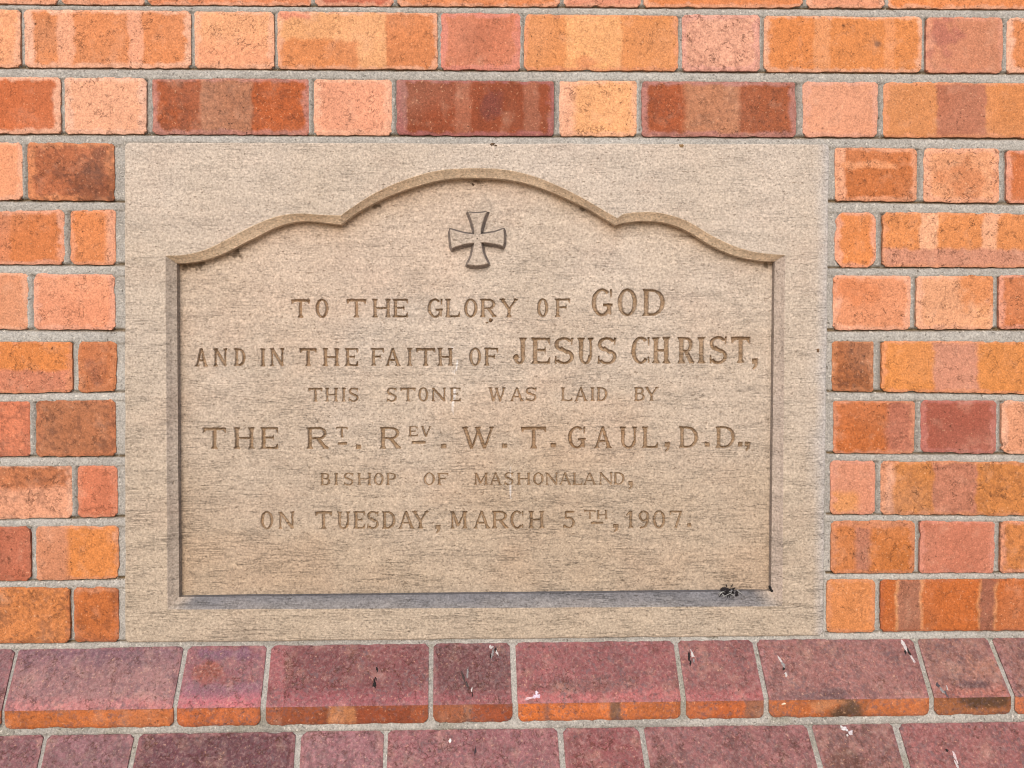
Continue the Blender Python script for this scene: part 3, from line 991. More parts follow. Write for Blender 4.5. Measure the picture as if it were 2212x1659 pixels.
# line: default (top, bottom) at each end, then letter boxes (char, x0, x1[, top, bottom])
LINES = [
    ('TO THE GLORY OF GOD', 0.0022, 1.0, [('T', 629, 669), ('O', 682, 709), ('T', 749, 791), ('H', 804, 844), ('E', 848, 881), ('G', 924, 956), ('L', 962, 993), ('O', 1003, 1031), ('R', 1037, 1072), ('Y', 1079, 1120), ('O', 1161, 1184), ('F', 1199, 1231), ('G', 1279, 1323, 624, 681), ('O', 1335, 1376, 624, 681), ('D', 1388, 1436, 624, 681)], (645, 684)),
    ('AND IN THE FAITH OF JESUS CHRIST,', 0.0022, 1.0, [('A', 420, 450), ('N', 460, 492), ('D', 505, 530), ('I', 559, 576), ('N', 582, 615), ('T', 647, 684), ('H', 697, 733), ('E', 745, 773), ('F', 801, 829), ('A', 832, 866), ('I', 877, 893), ('T', 899, 940), ('H', 945, 979), ('O', 1014, 1039), ('F', 1046, 1076),
        ('J', 1108, 1138, 729, 785), ('E', 1148, 1188, 729, 785), ('S', 1198, 1239, 729, 785), ('U', 1247, 1284, 729, 785), ('S', 1291, 1332, 729, 785), ('C', 1365, 1404, 728, 784), ('H', 1409, 1448, 728, 784), ('R', 1464, 1499, 728, 784), ('I', 1505, 1526, 728, 784), ('S', 1533, 1571, 727, 784), ('T', 1580, 1621, 727, 783), (',', 1626, 1637, 774, 796)], (751, 789)),
    ('THIS STONE WAS LAID BY', 0.0018, 0.95, [('T', 666, 696), ('H', 702, 730), ('I', 736, 749), ('S', 753, 774), ('S', 835, 857), ('T', 865, 898), ('O', 904, 925), ('N', 932, 964), ('E', 972, 995), ('W', 1055, 1092), ('A', 1102, 1132), ('S', 1136, 1159), ('L', 1212, 1236), ('A', 1241, 1270), ('I', 1274, 1286), ('D', 1289, 1312), ('B', 1370, 1393), ('Y', 1393, 1423)], (839, 868)),
    ('THE RT. REV. W. T. GAUL, D. D.,', 0.0020, 0.95, [('T', 438, 488), ('H', 504, 550), ('E', 562, 600), ('R', 662, 709), ('T', 726, 751, 924, 946), ('_', 730, 749, 957, 962), ('.', 769, 779, 962, 971), ('R', 820, 866), ('E', 883, 902, 923, 944), ('V', 909, 932, 923, 944), ('_', 890, 919, 955, 960), ('.', 953, 964, 961, 970),
        ('W', 998, 1068), ('.', 1085, 1095, 960, 969), ('T', 1126, 1180), ('.', 1190, 1201, 959, 968), ('G', 1228, 1265), ('A', 1283, 1323), ('U', 1339, 1378), ('L', 1387, 1421), (',', 1436, 1447, 957, 976), ('D', 1467, 1508), ('.', 1523, 1533, 957, 966), ('D', 1546, 1588), ('.', 1595, 1604, 957, 966), (',', 1610, 1621, 956, 974)], (924, 970)),
    ('BISHOP OF MASHONALAND,', 0.0015, 0.85, [('B', 692, 713), ('I', 720, 732), ('S', 743, 763), ('H', 772, 802), ('O', 808, 828), ('P', 834, 857), ('O', 916, 939), ('F', 945, 968), ('M', 1024, 1054), ('A', 1058, 1085), ('S', 1090, 1109), ('H', 1117, 1146), ('O', 1152, 1174), ('N', 1178, 1206), ('A', 1208, 1235), ('L', 1237, 1258), ('A', 1260, 1289), ('N', 1294, 1324), ('D', 1326, 1349), (',', 1358, 1367, 1041, 1058)], (1023, 1049)),
    ('ON TUESDAY, MARCH 5TH, 1907.', 0.0017, 0.85, [('O', 563, 590), ('N', 600, 637), ('T', 681, 717), ('U', 728, 757), ('E', 763, 788), ('S', 793, 818), ('D', 825, 854), ('A', 860, 896), ('Y', 889, 927), (',', 941, 951, 1136, 1153), ('M', 972, 1010), ('A', 1022, 1060), ('R', 1063, 1098), ('C', 1103, 1131), ('H', 1142, 1176), ('5', 1218, 1242), ('T', 1262, 1287, 1104, 1123), ('H', 1290, 1312, 1104, 1123), ('_', 1277, 1303, 1129, 1133), (',', 1325, 1336, 1134, 1150), ('1', 1354, 1368), ('9', 1380, 1402), ('0', 1411, 1437), ('7', 1448, 1473), ('.', 1485, 1493, 1132, 1140)], (1106, 1143)),
]


def inside(poly, X, Z):
    p = np.asarray(poly, float)
    r = np.zeros(X.shape, bool)
    n = len(p)
    for k in range(n):
        x0, y0 = p[k]
        x1, y1 = p[(k + 1) % n]
        if y0 == y1:
            continue
        m = (y0 > Z) != (y1 > Z)
        r ^= m & (X < (x1 - x0) * (Z - y0) / (y1 - y0) + x0)
    return r


px_l, _ = at(378, 1000, PANEL_Y)
px_r, _ = at(1676, 1000, PANEL_Y)
_, pz_t = at(1030, 366, PANEL_Y)
_, pz_b = at(1030, 1300, PANEL_Y)
GX = 0.0006
gx = np.arange(float(px_l) - 0.006, float(px_r) + 0.006, GX)
bands_z = []
for _, _, _, L, (yt, yb) in LINES:
    y0 = min([b[3] for b in L if len(b) > 3] + [yt]) - 4
    y1 = max([b[4] for b in L if len(b) > 3] + [yb]) + 6
    bands_z.append((float(at(1030, y0, PANEL_Y)[1]), float(at(1030, y1, PANEL_Y)[1])))
gz = [float(pz_t)]
while gz[-1] > float(pz_b):
    zc = gz[-1]
    f = any(b - 0.0022 <= zc <= t + 0.0022 for t, b in bands_z)
    gz.append(zc - (GX if f else 0.0021))
gz = np.array(gz)
NXg, NZg = len(gx), len(gz)
depth = np.zeros((NZg, NXg), np.float32)
cover = np.zeros((NZg, NXg), np.float32)
owner = np.full((NZg, NXg), -1, np.int8)
COUNTS = [[2, 3, 5, 2, 3], [3, 2, 3, 5, 2, 5, 7], [4, 5, 3, 4, 2], [3, 4, 5, 2, 2, 5, 2, 3], [6, 2, 12], [2, 8, 5, 5, 5]]
WORD_AT, WORDS = [], []                       # which word each letter belongs to
for li, cs in enumerate(COUNTS):
    row_ = []
    for w_, c_ in zip(LINES[li][0].split(), cs):
        row_ += [len(WORDS)] * c_
        WORDS.append((li, w_))
    assert len(row_) == len(LINES[li][3]), (li, len(row_), len(LINES[li][3]))
    WORD_AT.append(row_)
sub = (np.arange(3) - 1) / 3.0 * GX
for li, (text, dp, ink, L, (yt, yb)) in enumerate(LINES):
    for gi, b in enumerate(L):
        ch, x0, x1 = b[:3]
        y0, y1 = (b[3], b[4]) if len(b) > 3 else (yt, yb)
        if len(b) <= 3:                      # the lines run very slightly uphill
            y0 -= (x0 - 1030) * 0.0022 - 0
            y1 -= (x0 - 1030) * 0.0022
        X0, Z1 = [float(q) for q in at(x0, y0, PANEL_Y)]
        X1, Z0 = [float(q) for q in at(x1, y1, PANEL_Y)]
        Hh = Z1 - Z0
        a = (X1 - X0) / Hh
        if ch in '.,_':
            a_poly = a
        polys = glyph(ch, a)
        i0, i1 = np.searchsorted(gx, [X0 - 0.003, X1 + 0.003])
        jz = np.where((gz < Z1 + 0.003) & (gz > Z0 - 0.003))[0]
        j0, j1 = jz[0], jz[-1] + 1
        XX, ZZ = np.meshgrid(gx[i0:i1], gz[j0:j1])
        wx = (fbm(XX * 260, ZZ * 260, 300 + li, 2) - 0.5) * 0.0011     # unsteady hand of the chisel and later wear
        wz = (fbm(XX * 260, ZZ * 260, 340 + li, 2) - 0.5) * 0.0011
        cov = np.zeros(XX.shape)
        for sx in sub:
            for sz in sub:
                U = (XX + sx + wx - X0) / Hh
                Vv = (ZZ + sz + wz - Z0) / Hh
                m = np.zeros(XX.shape, bool)
                for p in polys:
                    m |= inside(p, U, Vv)
                cov += m
        cov /= 9.0
        bl = cov.copy()
        for _ in range(1):
            pad = np.pad(bl, 1, mode='edge')
            bl = (pad[:-2, 1:-1] + pad[2:, 1:-1] + pad[1:-1, :-2] + pad[1:-1, 2:] + 2 * bl) / 6
        worn = 0.72 + 0.5 * fbm(XX * 45, ZZ * 45, 400 + li, 2)
        dd = 1.8 * dp * (0.8 + 0.2 * min(1.6, Hh / 0.024)) * bl * np.clip(worn, .5, 1.15)
        depth[j0:j1, i0:i1] = np.maximum(depth[j0:j1, i0:i1], dd)
        cover[j0:j1, i0:i1] = np.maximum(cover[j0:j1, i0:i1], np.clip(bl * 1.3, 0, 1) * min(1.0, ink * 1.1))
        ow = owner[j0:j1, i0:i1]
        ow[bl > 0.12] = WORD_AT[li][gi]

GXX, GZZ = np.meshgrid(gx, gz)
YY = PANEL_Y + depth + 0.0008 * (fbm(GXX * 14, GZZ * 26, 51, 3) - 0.5) + 0.00035 * (fbm(GXX * 160, GZZ * 200, 52, 2) - 0.5)
tn = np.ones(GXX.shape + (3,))
zt_, zb_ = float(pz_t), float(pz_b)
tt = (zt_ - GZZ) / (zt_ - zb_)
n5 = fbm(GXX * 6, GZZ * 6, 53, 4)
low = sm(0.25, 0.95, tt + 0.35 * (n5 - 0.5))[..., None]
tn = tn * (np.array((1.03, 1.02, 1.02)) * (1 - low) + np.array((0.86, 0.80, 0.72)) * low)
# pinkish tide marks of iron
pk = (0.28 * sm(0.52, 0.72, fbm(GXX * 7 + 3, GZZ * 9, 54, 3)))[..., None]
tn = tn * (1 - pk) + tn * np.array((1.05, .90, .80)) * pk
# amber stain under the arch with its soft shade painted in, and soot tufts under its left end
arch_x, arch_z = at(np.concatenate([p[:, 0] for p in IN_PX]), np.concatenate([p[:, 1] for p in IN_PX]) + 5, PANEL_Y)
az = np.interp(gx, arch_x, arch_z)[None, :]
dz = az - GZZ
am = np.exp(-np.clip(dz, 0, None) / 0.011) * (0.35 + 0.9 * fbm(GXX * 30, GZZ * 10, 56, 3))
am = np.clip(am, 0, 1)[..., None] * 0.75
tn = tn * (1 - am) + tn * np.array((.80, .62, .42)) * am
tuft = np.zeros(GXX.shape)
for (tx, ty, rx, rz) in ((420, 572, 32, 11), (510, 545, 14, 14), (400, 575, 12, 10), (815, 444, 10, 5), (1030, 392, 20, 5), (1260, 452, 8, 8), (1490, 510, 40, 4), (1655, 570, 14, 7)):
    X_, Z_ = at(tx, ty, PANEL_Y)
    q = np.hypot((GXX - float(X_)) / (rx / 1550), (GZZ - float(Z_)) / (rz / 1550)) + (fbm(GXX * 190, GZZ * 190, 57, 3) - 0.5) * 2.2
    tuft = np.maximum(tuft, 1 - sm(0.35, 1.0, q))
tn = tn * (1 - 0.72 * tuft[..., None]) + tn * np.array((.16, .12, .08)) * 0.72 * tuft[..., None]
# brown stain along the left edge, mixed with painted shade of the recess
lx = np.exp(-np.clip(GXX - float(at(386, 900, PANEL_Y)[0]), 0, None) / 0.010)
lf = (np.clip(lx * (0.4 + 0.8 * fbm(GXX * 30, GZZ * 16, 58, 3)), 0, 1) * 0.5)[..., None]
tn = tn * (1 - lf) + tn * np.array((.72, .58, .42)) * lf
# pale bird-lime streaks
for (sx_, y0, y1, w) in ((979, 748, 915, 4.0), (1103, 1010, 1080, 3.2), (985, 752, 800, 2.5)):
    Xs, Za = at(sx_, y0, PANEL_Y)
    _, Zb = at(sx_, y1, PANEL_Y)
    q = np.abs(GXX - float(Xs) + (vn(GZZ * 60, 0, 59) - 0.5) * 0.004) / (w / 1550)
    m = (1 - sm(0.2, 1.0, q)) * ((GZZ < float(Za)) & (GZZ > float(Zb))) * sm(0.38, 0.6, fbm(GXX * 260, GZZ * 90, 60, 2))
    tn = tn * (1 - 0.6 * m[..., None]) + np.array((1.65, 1.9, 2.3)) * 0.6 * m[..., None]
# ochre left in the cut letters
ci = (cover * (0.80 + 0.35 * (fbm(GXX * 90, GZZ * 90, 61, 2) - 0.3)))[..., None]
ci = np.clip(ci, 0, 1)
tn = tn * (1 - ci) + tn * np.array(LETTER if 'LETTER' in globals() else (.61, .485, .35)) * ci
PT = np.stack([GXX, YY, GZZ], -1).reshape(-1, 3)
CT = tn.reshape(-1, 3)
quads = grid_faces(NXg, NZg)
fo = owner.reshape(-1)[quads].max(1)
zmin = float(at(1030, 1291, PANEL_Y)[1])


def sub_mesh(name, sel, parent):
    q = quads[sel]
    ids, inv = np.unique(q, return_inverse=True)
    b = Bag()
    b.add(PT[ids], inv.reshape(-1, 4), c=CT[ids])
    return b.build(name, M_STONE, parent)


# the panel only reaches a little behind the moulding
mid = 0.5 * (GZZ[:-1, :-1] + GZZ[1:, 1:]).reshape(-1)
mxx = 0.5 * (GXX[:-1, :-1] + GXX[1:, 1:]).reshape(-1)
keep = mid < np.interp(mxx, arch_x, arch_z) + 0.012
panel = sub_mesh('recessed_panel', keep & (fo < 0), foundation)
for li, (text, *_r) in enumerate(LINES):
    line = empty('inscription_line')
    line.parent = foundation
    line['label'] = 'carved serif capitals reading ' + text
    for wi, (l_, w_) in enumerate(WORDS):
        if l_ == li:
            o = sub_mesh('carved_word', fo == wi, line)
            o['label'] = 'carved word ' + w_

# ------------------------------------------------------------------ cross in relief
cb = Bag()
CY0, CY1 = PANEL_Y + 0.001, PANEL_Y - 0.0105
cpx = []


def curve(p0, p1, p2, n=9):
    t = np.linspace(0, 1, n, endpoint=False)[:, None]
    p0, p1, p2 = map(np.array, (p0, p1, p2))
    return (1 - t) ** 2 * p0 + 2 * t * (1 - t) * p1 + t ** 2 * p2


segs = [curve((1010, 457), (1031, 461), (1053, 456)), curve((1053, 456), (1040, 476), (1039, 504)), curve((1039, 504), (1066, 503), (1088, 492.5)),
        curve((1088, 492.5), (1091, 512), (1087, 531)), curve((1087, 531), (1064, 523), (1040, 523)), curve((1040, 523), (1043, 549), (1055, 568)),
        curve((1055, 568), (1032, 577), (1009, 570)), curve((1009, 570), (1022, 549), (1024, 524)), curve((1024, 524), (999, 525), (976, 536)),
        curve((976, 536), (971, 514), (972, 493)), curve((972, 493), (998, 503), (1024, 504)), curve((1024, 504), (1023, 479), (1010, 457))]
cp = np.concatenate(segs)
cx_, cz_ = at(cp[:, 0], cp[:, 1], CY1)
ctr = np.array([float(v) for v in at(1031, 514, CY1)])
pts = np.stack([cx_, cz_], -1)
n = len(pts)
nrm = np.roll(pts, -1, 0) - np.roll(pts, 1, 0)
nrm = np.stack([-nrm[:, 1], nrm[:, 0]], -1)
nrm /= np.linalg.norm(nrm, axis=1)[:, None]      # outward for this winding
pts = pts + (fbm(np.arange(n) * .3, 0.1, 77, 2)[:, None] - .5) * 0.0012 * nrm


def ring(off, y):
    p = pts + nrm * off
    return np.stack([p[:, 0], np.full(n, y), p[:, 1]], -1)


sgn = 1.0 if np.dot(nrm[4], pts[4] - ctr) > 0 else -1.0
R_ = [ring(-0.0012 * sgn, CY1), ring(-0.0002 * sgn, CY1 + 0.0008), ring(0.0014 * sgn, (CY0 + CY1) / 2), ring(0.0040 * sgn, CY0)]
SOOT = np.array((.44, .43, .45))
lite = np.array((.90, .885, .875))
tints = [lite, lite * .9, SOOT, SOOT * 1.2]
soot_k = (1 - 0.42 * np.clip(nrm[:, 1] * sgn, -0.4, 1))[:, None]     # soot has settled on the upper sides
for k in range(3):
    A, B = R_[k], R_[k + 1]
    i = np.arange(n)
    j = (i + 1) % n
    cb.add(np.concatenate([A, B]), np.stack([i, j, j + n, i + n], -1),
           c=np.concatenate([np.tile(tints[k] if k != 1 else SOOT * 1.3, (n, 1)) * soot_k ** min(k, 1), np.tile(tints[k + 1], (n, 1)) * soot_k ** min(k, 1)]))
tr = []
face = [tuple(p) for p in R_[0]]
NSEG = 9
first = lambda sg: (sg % 12) * NSEG
for e in (0, 3, 6, 9):
    s0 = [first(e - 1) + i for i in range(NSEG)]                        # neck towards the tip
    s1 = [first(e + 1) + i for i in range(NSEG)][::-1]
    s1 = [first(e + 2)] + s1                                            # the other side, neck first
    s0 = s0 + [first(e)]
    for i in range(6):
        tr += [(s0[i], s0[i + 1], s1[i + 1]), (s0[i], s1[i + 1], s1[i])]
    m = len(face)
    face.append(tuple((np.array(face[s0[6]]) + np.array(face[s1[6]])) / 2))
    rim = s0[6:] + [first(e) + i for i in range(1, NSEG)] + s1[6:][::-1]
    tr += [(rim[i], rim[i + 1], m) for i in range(len(rim) - 1)]
nk = [first(k) for k in (2, 5, 8, 11)]
tr += [(nk[0], nk[1], nk[2]), (nk[0], nk[2], nk[3])]
fixed = []
for t3 in tr:
    A_, B_, C_ = [face[k] for k in t3]
    up_ = (B_[0] - A_[0]) * (C_[2] - A_[2]) - (B_[2] - A_[2]) * (C_[0] - A_[0])
    fixed.append(t3 if up_ > 0 else t3[::-1])
cb.add(np.array(face), tris=fixed, c=np.tile(lite, (len(face), 1)))
# drilled centre mark
th = np.linspace(0, 2 * np.pi, 10, endpoint=False)
dot = np.stack([ctr[0] + .0011 * np.cos(th), np.full(10, CY1 - 0.0003), ctr[1] + .0011 * np.sin(th)], -1)
dot = np.concatenate([dot, [[ctr[0], CY1 - 0.0002, ctr[1]]]])
cb.add(dot, tris=[(i, 10, (i + 1) % 10) for i in range(10)], c=np.tile((.3, .27, .25), (11, 1)))
cross = cb.build('cross', M_STONE, foundation, smooth=False)
cross['label'] = 'raised cross with flared arms and sooty sides'

# ------------------------------------------------------------------ plinth courses
STEP = 0.045


def P_(c, front, *bands, **k):
    k.setdefault('hue', (1.10, 0.97, 0.99))
    k.setdefault('shift', (1, 1, 1))
    k.setdefault('dust', 0.35)
    d = S(c, *bands, edge=k.pop('edge', ((176, 120, 124), .4, .006)), **k)
    d['front'] = front
    return d


OR, ORD, ORB = (196, 100, 34), (152, 72, 32), (176, 96, 50)
PNK = (208, 112, 116)
PA = [  # x at top, x at the lower edge (left joint, right joint)
    ((-330, -386), (31, 0), P_((140, 96, 104), OR)),
    ((41, 9), (398, 373), P_((162, 120, 122), (194, 102, 36), V(0, 1, (206, 132, 132), .86, 1, .010), V(0, 1, (134, 96, 112), 0, .22, .02), dirt=.55, dirtc=(100, 70, 90), mott=.2)),
    ((408, 383), (575, 561), P_((152, 98, 108), (190, 96, 40), V(0, 1, (206, 112, 122), .80, 1, .008), V(0, 1, (134, 98, 128), .68, .78, .02), spots=[(.28, .42, .22, .22, (158, 84, 62), .8), (.6, .55, .4, .12, (150, 84, 80), .6), (.5, .12, .5, .12, (124, 92, 124), .6)])),
    ((585, 573), (926, 925), P_((128, 68, 74), ORD, V(0, 1, (164, 90, 100), .80, 1, .012), V(0, .1, (160, 92, 98)), mott=.15, fb=[V(.38, .55, (180, 112, 66)), V(.55, .9, (148, 64, 26))])),
    ((937, 936), (1102, 1107), P_((112, 62, 68), (150, 76, 36), V(0, 1, (152, 82, 90), .8, 1, .01), dirt=.3, crk=.9, fb=[V(.38, .5, (160, 96, 66)), V(.5, 1, (150, 64, 22))])),
    ((1113, 1118), (1454, 1471), P_((152, 88, 92), (200, 100, 26), V(0, 1, (196, 112, 114), .83, 1, .008), mott=.18, dirt=.3, fb=[V(.17, .2, (160, 90, 60)), V(.57, .64, (120, 76, 50))], spots=[(.5, .7, .5, .15, (140, 96, 92), .6)])),
    ((1465, 1484), (1624, 1650), P_((152, 94, 94), (196, 96, 36), V(0, 1, (182, 104, 106), .84, 1, .008), dirt=.35, fb=[V(.76, 1, (150, 92, 66))])),
    ((1635, 1663), (1971, 2007), P_((160, 108, 104), (186, 96, 34), dirt=.5, dirtc=(90, 62, 66), mott=.15, fspots=[(.47, .6, .15, .8, (62, 50, 34), .9), (.38, .3, .12, .5, (196, 128, 84), .8)], spots=[(.42, .92, .1, .16, (100, 74, 78), .8), (.25, .95, .2, .12, (110, 80, 84), .6)])),
    ((1983, 2020), (2132, 2184), P_((156, 110, 100), (158, 92, 50), V(0, 1, (182, 112, 98), .84, 1, .01), dirt=.55, dirtc=(96, 64, 66), spots=[(.6, .8, .35, .07, (100, 76, 82), .8), (.75, .5, .3, .2, (190, 136, 110), .5)], fspots=[(.6, .2, .5, .5, (60, 44, 24), .8)])),
    ((2143, 2195), (2490, 2560), P_((154, 108, 100), (186, 92, 40), dirt=.6, dirtc=(84, 54, 56)))]
PB = [((-270, -320), (93, 76), P_((134, 84, 96), OR, dirt=.35, crk=.9)), ((104, 87), (289, 271), P_((150, 106, 116), OR, dirt=.45)),
      ((299, 282), (640, 635), P_((106, 58, 70), ORD, crk=1.0, mott=.18)), ((651, 647), (828, 825), P_((160, 110, 120), OR, dirt=.4, mott=.2)),
      ((839, 836), (1202, 1208), P_((156, 100, 108), OR, dirt=.3)), ((1213, 1219), (1379, 1391), P_((148, 82, 86), ORB, dirt=.25)),
      ((1391, 1404), (1742, 1763), P_((156, 102, 104), OR, dirt=.5, spots=[(.05, .75, .1, .4, (90, 60, 50), .6)])), ((1754, 1776), (1929, 1951), P_((150, 102, 98), ORB, dirt=.55, spots=[(.25, .7, .3, .4, (96, 58, 44), .7)])),
      ((1940, 1963), (2290, 2320), P_((158, 98, 98), OR, dirt=.4))]
# levels of each course: (upper edge of the slope, lower edge of the slope, foot of the front), as picture y at x=300 and x=1900
PAZ = [((1400.5, 1382), 0.0), ((1533, 1510.5), -STEP), ((1572, 1548), -STEP)]
PBZ = [((1588, 1566), -STEP)]


def lvl(p, Y):
    x0, z0 = at(300, p[0], Y)
    x1, z1 = at(1900, p[1], Y)
    return float(z0), float(z1), float(x0), float(x1)


def zl(l, x):
    return l[0] + (l[1] - l[0]) * (x - l[2]) / (l[3] - l[2])


def flat(l):
    m = 0.5 * (l[0] + l[1])
    b = (l[1] - l[0]) / (l[3] - l[2])
    return m, b


la = [lvl(p, Y) for p, Y in PAZ]
lb0 = lvl(*PBZ[0])
dz_slope = la[0][0] - la[1][0]
dz_front = la[1][0] - la[2][0]


def course(bag, bricks, zs, y_top, y_bot, fine, px_levels, front_back=0.02):
    """bricks: (x at slope top, x at slope foot) pairs in metres"""
    global seed
    for (xt0, xb0, xt1, xb1, sp, vis) in bricks:
        seed += 13
        res = FINE if vis else 0.006
        zt0, zt1 = zs[0](xt0), zs[0](xt1)
        zm0, zm1 = zs[1](xb0), zs[1](xb1)
        zf0, zf1 = zs[2](xb0), zs[2](xb1)
        brick(bag, (xt0, zt0), (xt1, zt1), (xb1, zm1), (xb0, zm0), sp, seed, res, y_top, y_bot, K=KP, rad=0.003, back=0.02, roll=0.0016, open_='bot', open_seed=seed)
        f = dict(c=sp['front'], bands=sp.get('fb', []), spots=sp.get('fspots', []), edge=((150, 82, 56), .35, .005), crk=.38, mott=.28, dirt=.25, dirtc=(84, 50, 30), out=sp.get('out', 0.0))
        brick(bag, (xb0, zm0), (xb1, zm1), (xb1, zf1), (xb0, zf0), f, seed + 5, res, y_bot, y_bot, K=KF, rad=0.004, back=0.03, roll=0.0016, open_='top', open_seed=seed)


KF = 1.35
plinthA, plinthB = Bag(), Bag()
zA = [lambda x: zl(la[0], x), lambda x: zl(la[1], x), lambda x: zl(la[2], x)]
zB = [lambda x: zl(lb0, x), lambda x: zl(lb0, x) - dz_slope, lambda x: zl(lb0, x) - dz_slope - dz_front]


def px_bricks(lst, y_pair, Ys):
    out = []
    for (a, b, sp) in lst:
        sp['out'] = (rng.rand() - .5) * 0.0012
        xt0 = float(at(a[0], y_pair[0], Ys[0])[0])
        xt1 = float(at(b[0], y_pair[0], Ys[0])[0])
        xb0 = float(at(a[1], y_pair[1], Ys[1])[0])
        xb1 = float(at(b[1], y_pair[1], Ys[1])[0])
        out.append((xt0, xb0, xt1, xb1, sp, True))
    return out


def extend(lst):
    PP = [(140, 96, 100), (150, 100, 104), (124, 72, 80), (156, 104, 104), (148, 84, 88)]
    def mk():
        return P_(PP[rng.randint(5)], [OR, ORD, ORB][rng.randint(3)], dirt=.4, out=0.0)
    x = min(b[0] for b in lst)
    wide = False
    while x > XL_END:
        w = 0.228 if wide else 0.111
        wide = not wide
        lst.append((x - .009 - w, x - .009 - w, x - .009, x - .009, mk(), False))
        x -= .009 + w
    x = max(b[2] for b in lst)
    wide = False
    while x < XR_END:
        w = 0.228 if wide else 0.111
        wide = not wide
        lst.append((x + .009, x + .009, x + .009 + w, x + .009 + w, mk(), False))
        x += .009 + w
    return lst


course(plinthA, extend(px_bricks(PA, (1392, 1540), (0.0, -STEP))), zA, 0.0, -STEP, True, None)
# joints of the lower course were measured at its upper edge and at the foot of the picture
lB = []
for (a, b, sp) in PB:
    s0 = (a[1] - a[0]) / (1659 - 1578.0)
    s1 = (b[1] - b[0]) / (1659 - 1578.0)
    lB.append(((a[0], a[0] + s0 * 150), (b[0], b[0] + s1 * 150), sp))
course(plinthB, extend(px_bricks(lB, (1578, 1728), (-STEP, -2 * STEP))), zB, -STEP, -2 * STEP, True, None)

# plain courses below, down to the ground
GROUND = 0.0
zfoot = zl(lb0, 0) - dz_slope - dz_front
below = []
z = zfoot
YB = -2 * STEP
k = 0
while z - 0.013 - 0.079 > GROUND - 0.06:
    zt = z - 0.013
    zb = zt - 0.079
    x = XL_END - (0.06 if k % 2 else 0.235)
    wide = bool(k % 2)
    while x < XR_END:
        w = 0.228 if wide else 0.111
        wide = not wide
        seed += 13
        near = k < 3 and -1.2 < x < 1.1
        sp = S([(140, 84, 84), (150, 92, 88), (128, 70, 66), (168, 90, 62)][rng.randint(4)], dirt=.3)
        brick(facing, (x, zt), (x + w, zt), (x + w, zb), (x, zb), sp, seed, 0.005 if near else COARSE, YB, YB)
        x += w + 0.009
    z = zb
    k += 1

# ------------------------------------------------------------------ mortar
MG = np.array((0.298, 0.284, 0.270))
mort = Bag()


def mortar_sheet(x0, x1, z0, z1, nx, nz, yfun, cfun=None, bag=mort):
    xs = np.linspace(x0, x1, nx)
    zs = np.linspace(z0, z1, nz)
    X, Z = np.meshgrid(xs, zs)
    Y = yfun(X, Z)
    c = np.tile(MG, (X.size, 1)) if cfun is None else cfun(X, Z).reshape(-1, 3)
    bag.add(np.stack([X, Y, Z], -1), grid_faces(nx, nz), c=c)


full = [r for s, r in ALLROWS if s == 'full']
left = [r for s, r in ALLROWS if s == 'left']
right = [r for s, r in ALLROWS if s == 'right']
sx0, sx1 = float(qc[0][0]), float(qc[1][0])
sz0, sz1 = float(qc[3][1]), float(qc[0][1])


def bed_depth(X, Z):
    """struck joints: pressed in under the brick above, nearly flush on the brick below"""
    rec = np.full(X.shape, 0.0024)
    gap = np.zeros(X.shape)

    def joint(zu, zd, mask):
        t = (zu - Z) / np.maximum(zu - zd, 1e-4)
        m = mask & (t > -0.1) & (t < 1.1)
        r = 0.0052 * (1 - np.clip(t, 0, 1)) ** 3.5 + 0.0006
        rec[m] = r[m]
        gap[m] = np.clip(t, 0, 1)[m] + 0.001
    # upright joints: each pressed in towards one side
    for sd_, row in ALLROWS:
        zt_r, zb_r = zline(row['lines'][0], X), zline(row['lines'][1], X)
        inrow = (Z < zt_r) & (Z > zb_r)
        for k, (p, q) in enumerate(zip(row['spans'][:-1], row['spans'][1:])):
            t = (X - p[1]) / max(q[0] - p[1], 1e-4)
            m = inrow & (t > -0.15) & (t < 1.15)
            tt_ = np.clip(t, 0, 1)
            if (k * 7 + int(p[1] * 1000)) % 3 == 0:
                tt_ = 1 - tt_
            rec[m] = (0.0010 + 0.0050 * tt_ ** 3)[m]
            gap[m] = -tt_[m] - 0.001
    al = np.ones(X.shape, bool)
    if True:
        for a, b in zip(full[:-1], full[1:]):
            joint(zline(a['lines'][1], X), zline(b['lines'][0], X), al)
        lx_, rx_ = X < sx0, X > sx1
        for lst, mk in ((left, lx_), (right, rx_)):
            seq = [full[-1]] + lst
            for a, b in zip(seq[:-1], seq[1:]):
                joint(zline(a['lines'][1], X), zline(b['lines'][0], X), mk)
            joint(zline(seq[-1]['lines'][1], X), np.array([zl(la[0], v) for v in X.ravel()]).reshape(X.shape), mk)
        mid_ = (X >= sx0) & (X <= sx1)
        joint(zline(full[-1]['lines'][1], X), np.full(X.shape, sz1), mid_)
    return rec, gap


def wall_y(X, Z):
    rec, _ = bed_depth(X, Z)
    y = rec + 0.0016 * (fbm(X * 70, Z * 70, 81, 3) - 0.5) + 0.0010 * (fbm(X * 260, Z * 260, 82, 2) - 0.5)
    ins = (X > sx0 + 0.004) & (X < sx1 - 0.004) & (Z > sz0 + 0.004) & (Z < sz1 - 0.004)
    y[ins] = 0.05
    return y


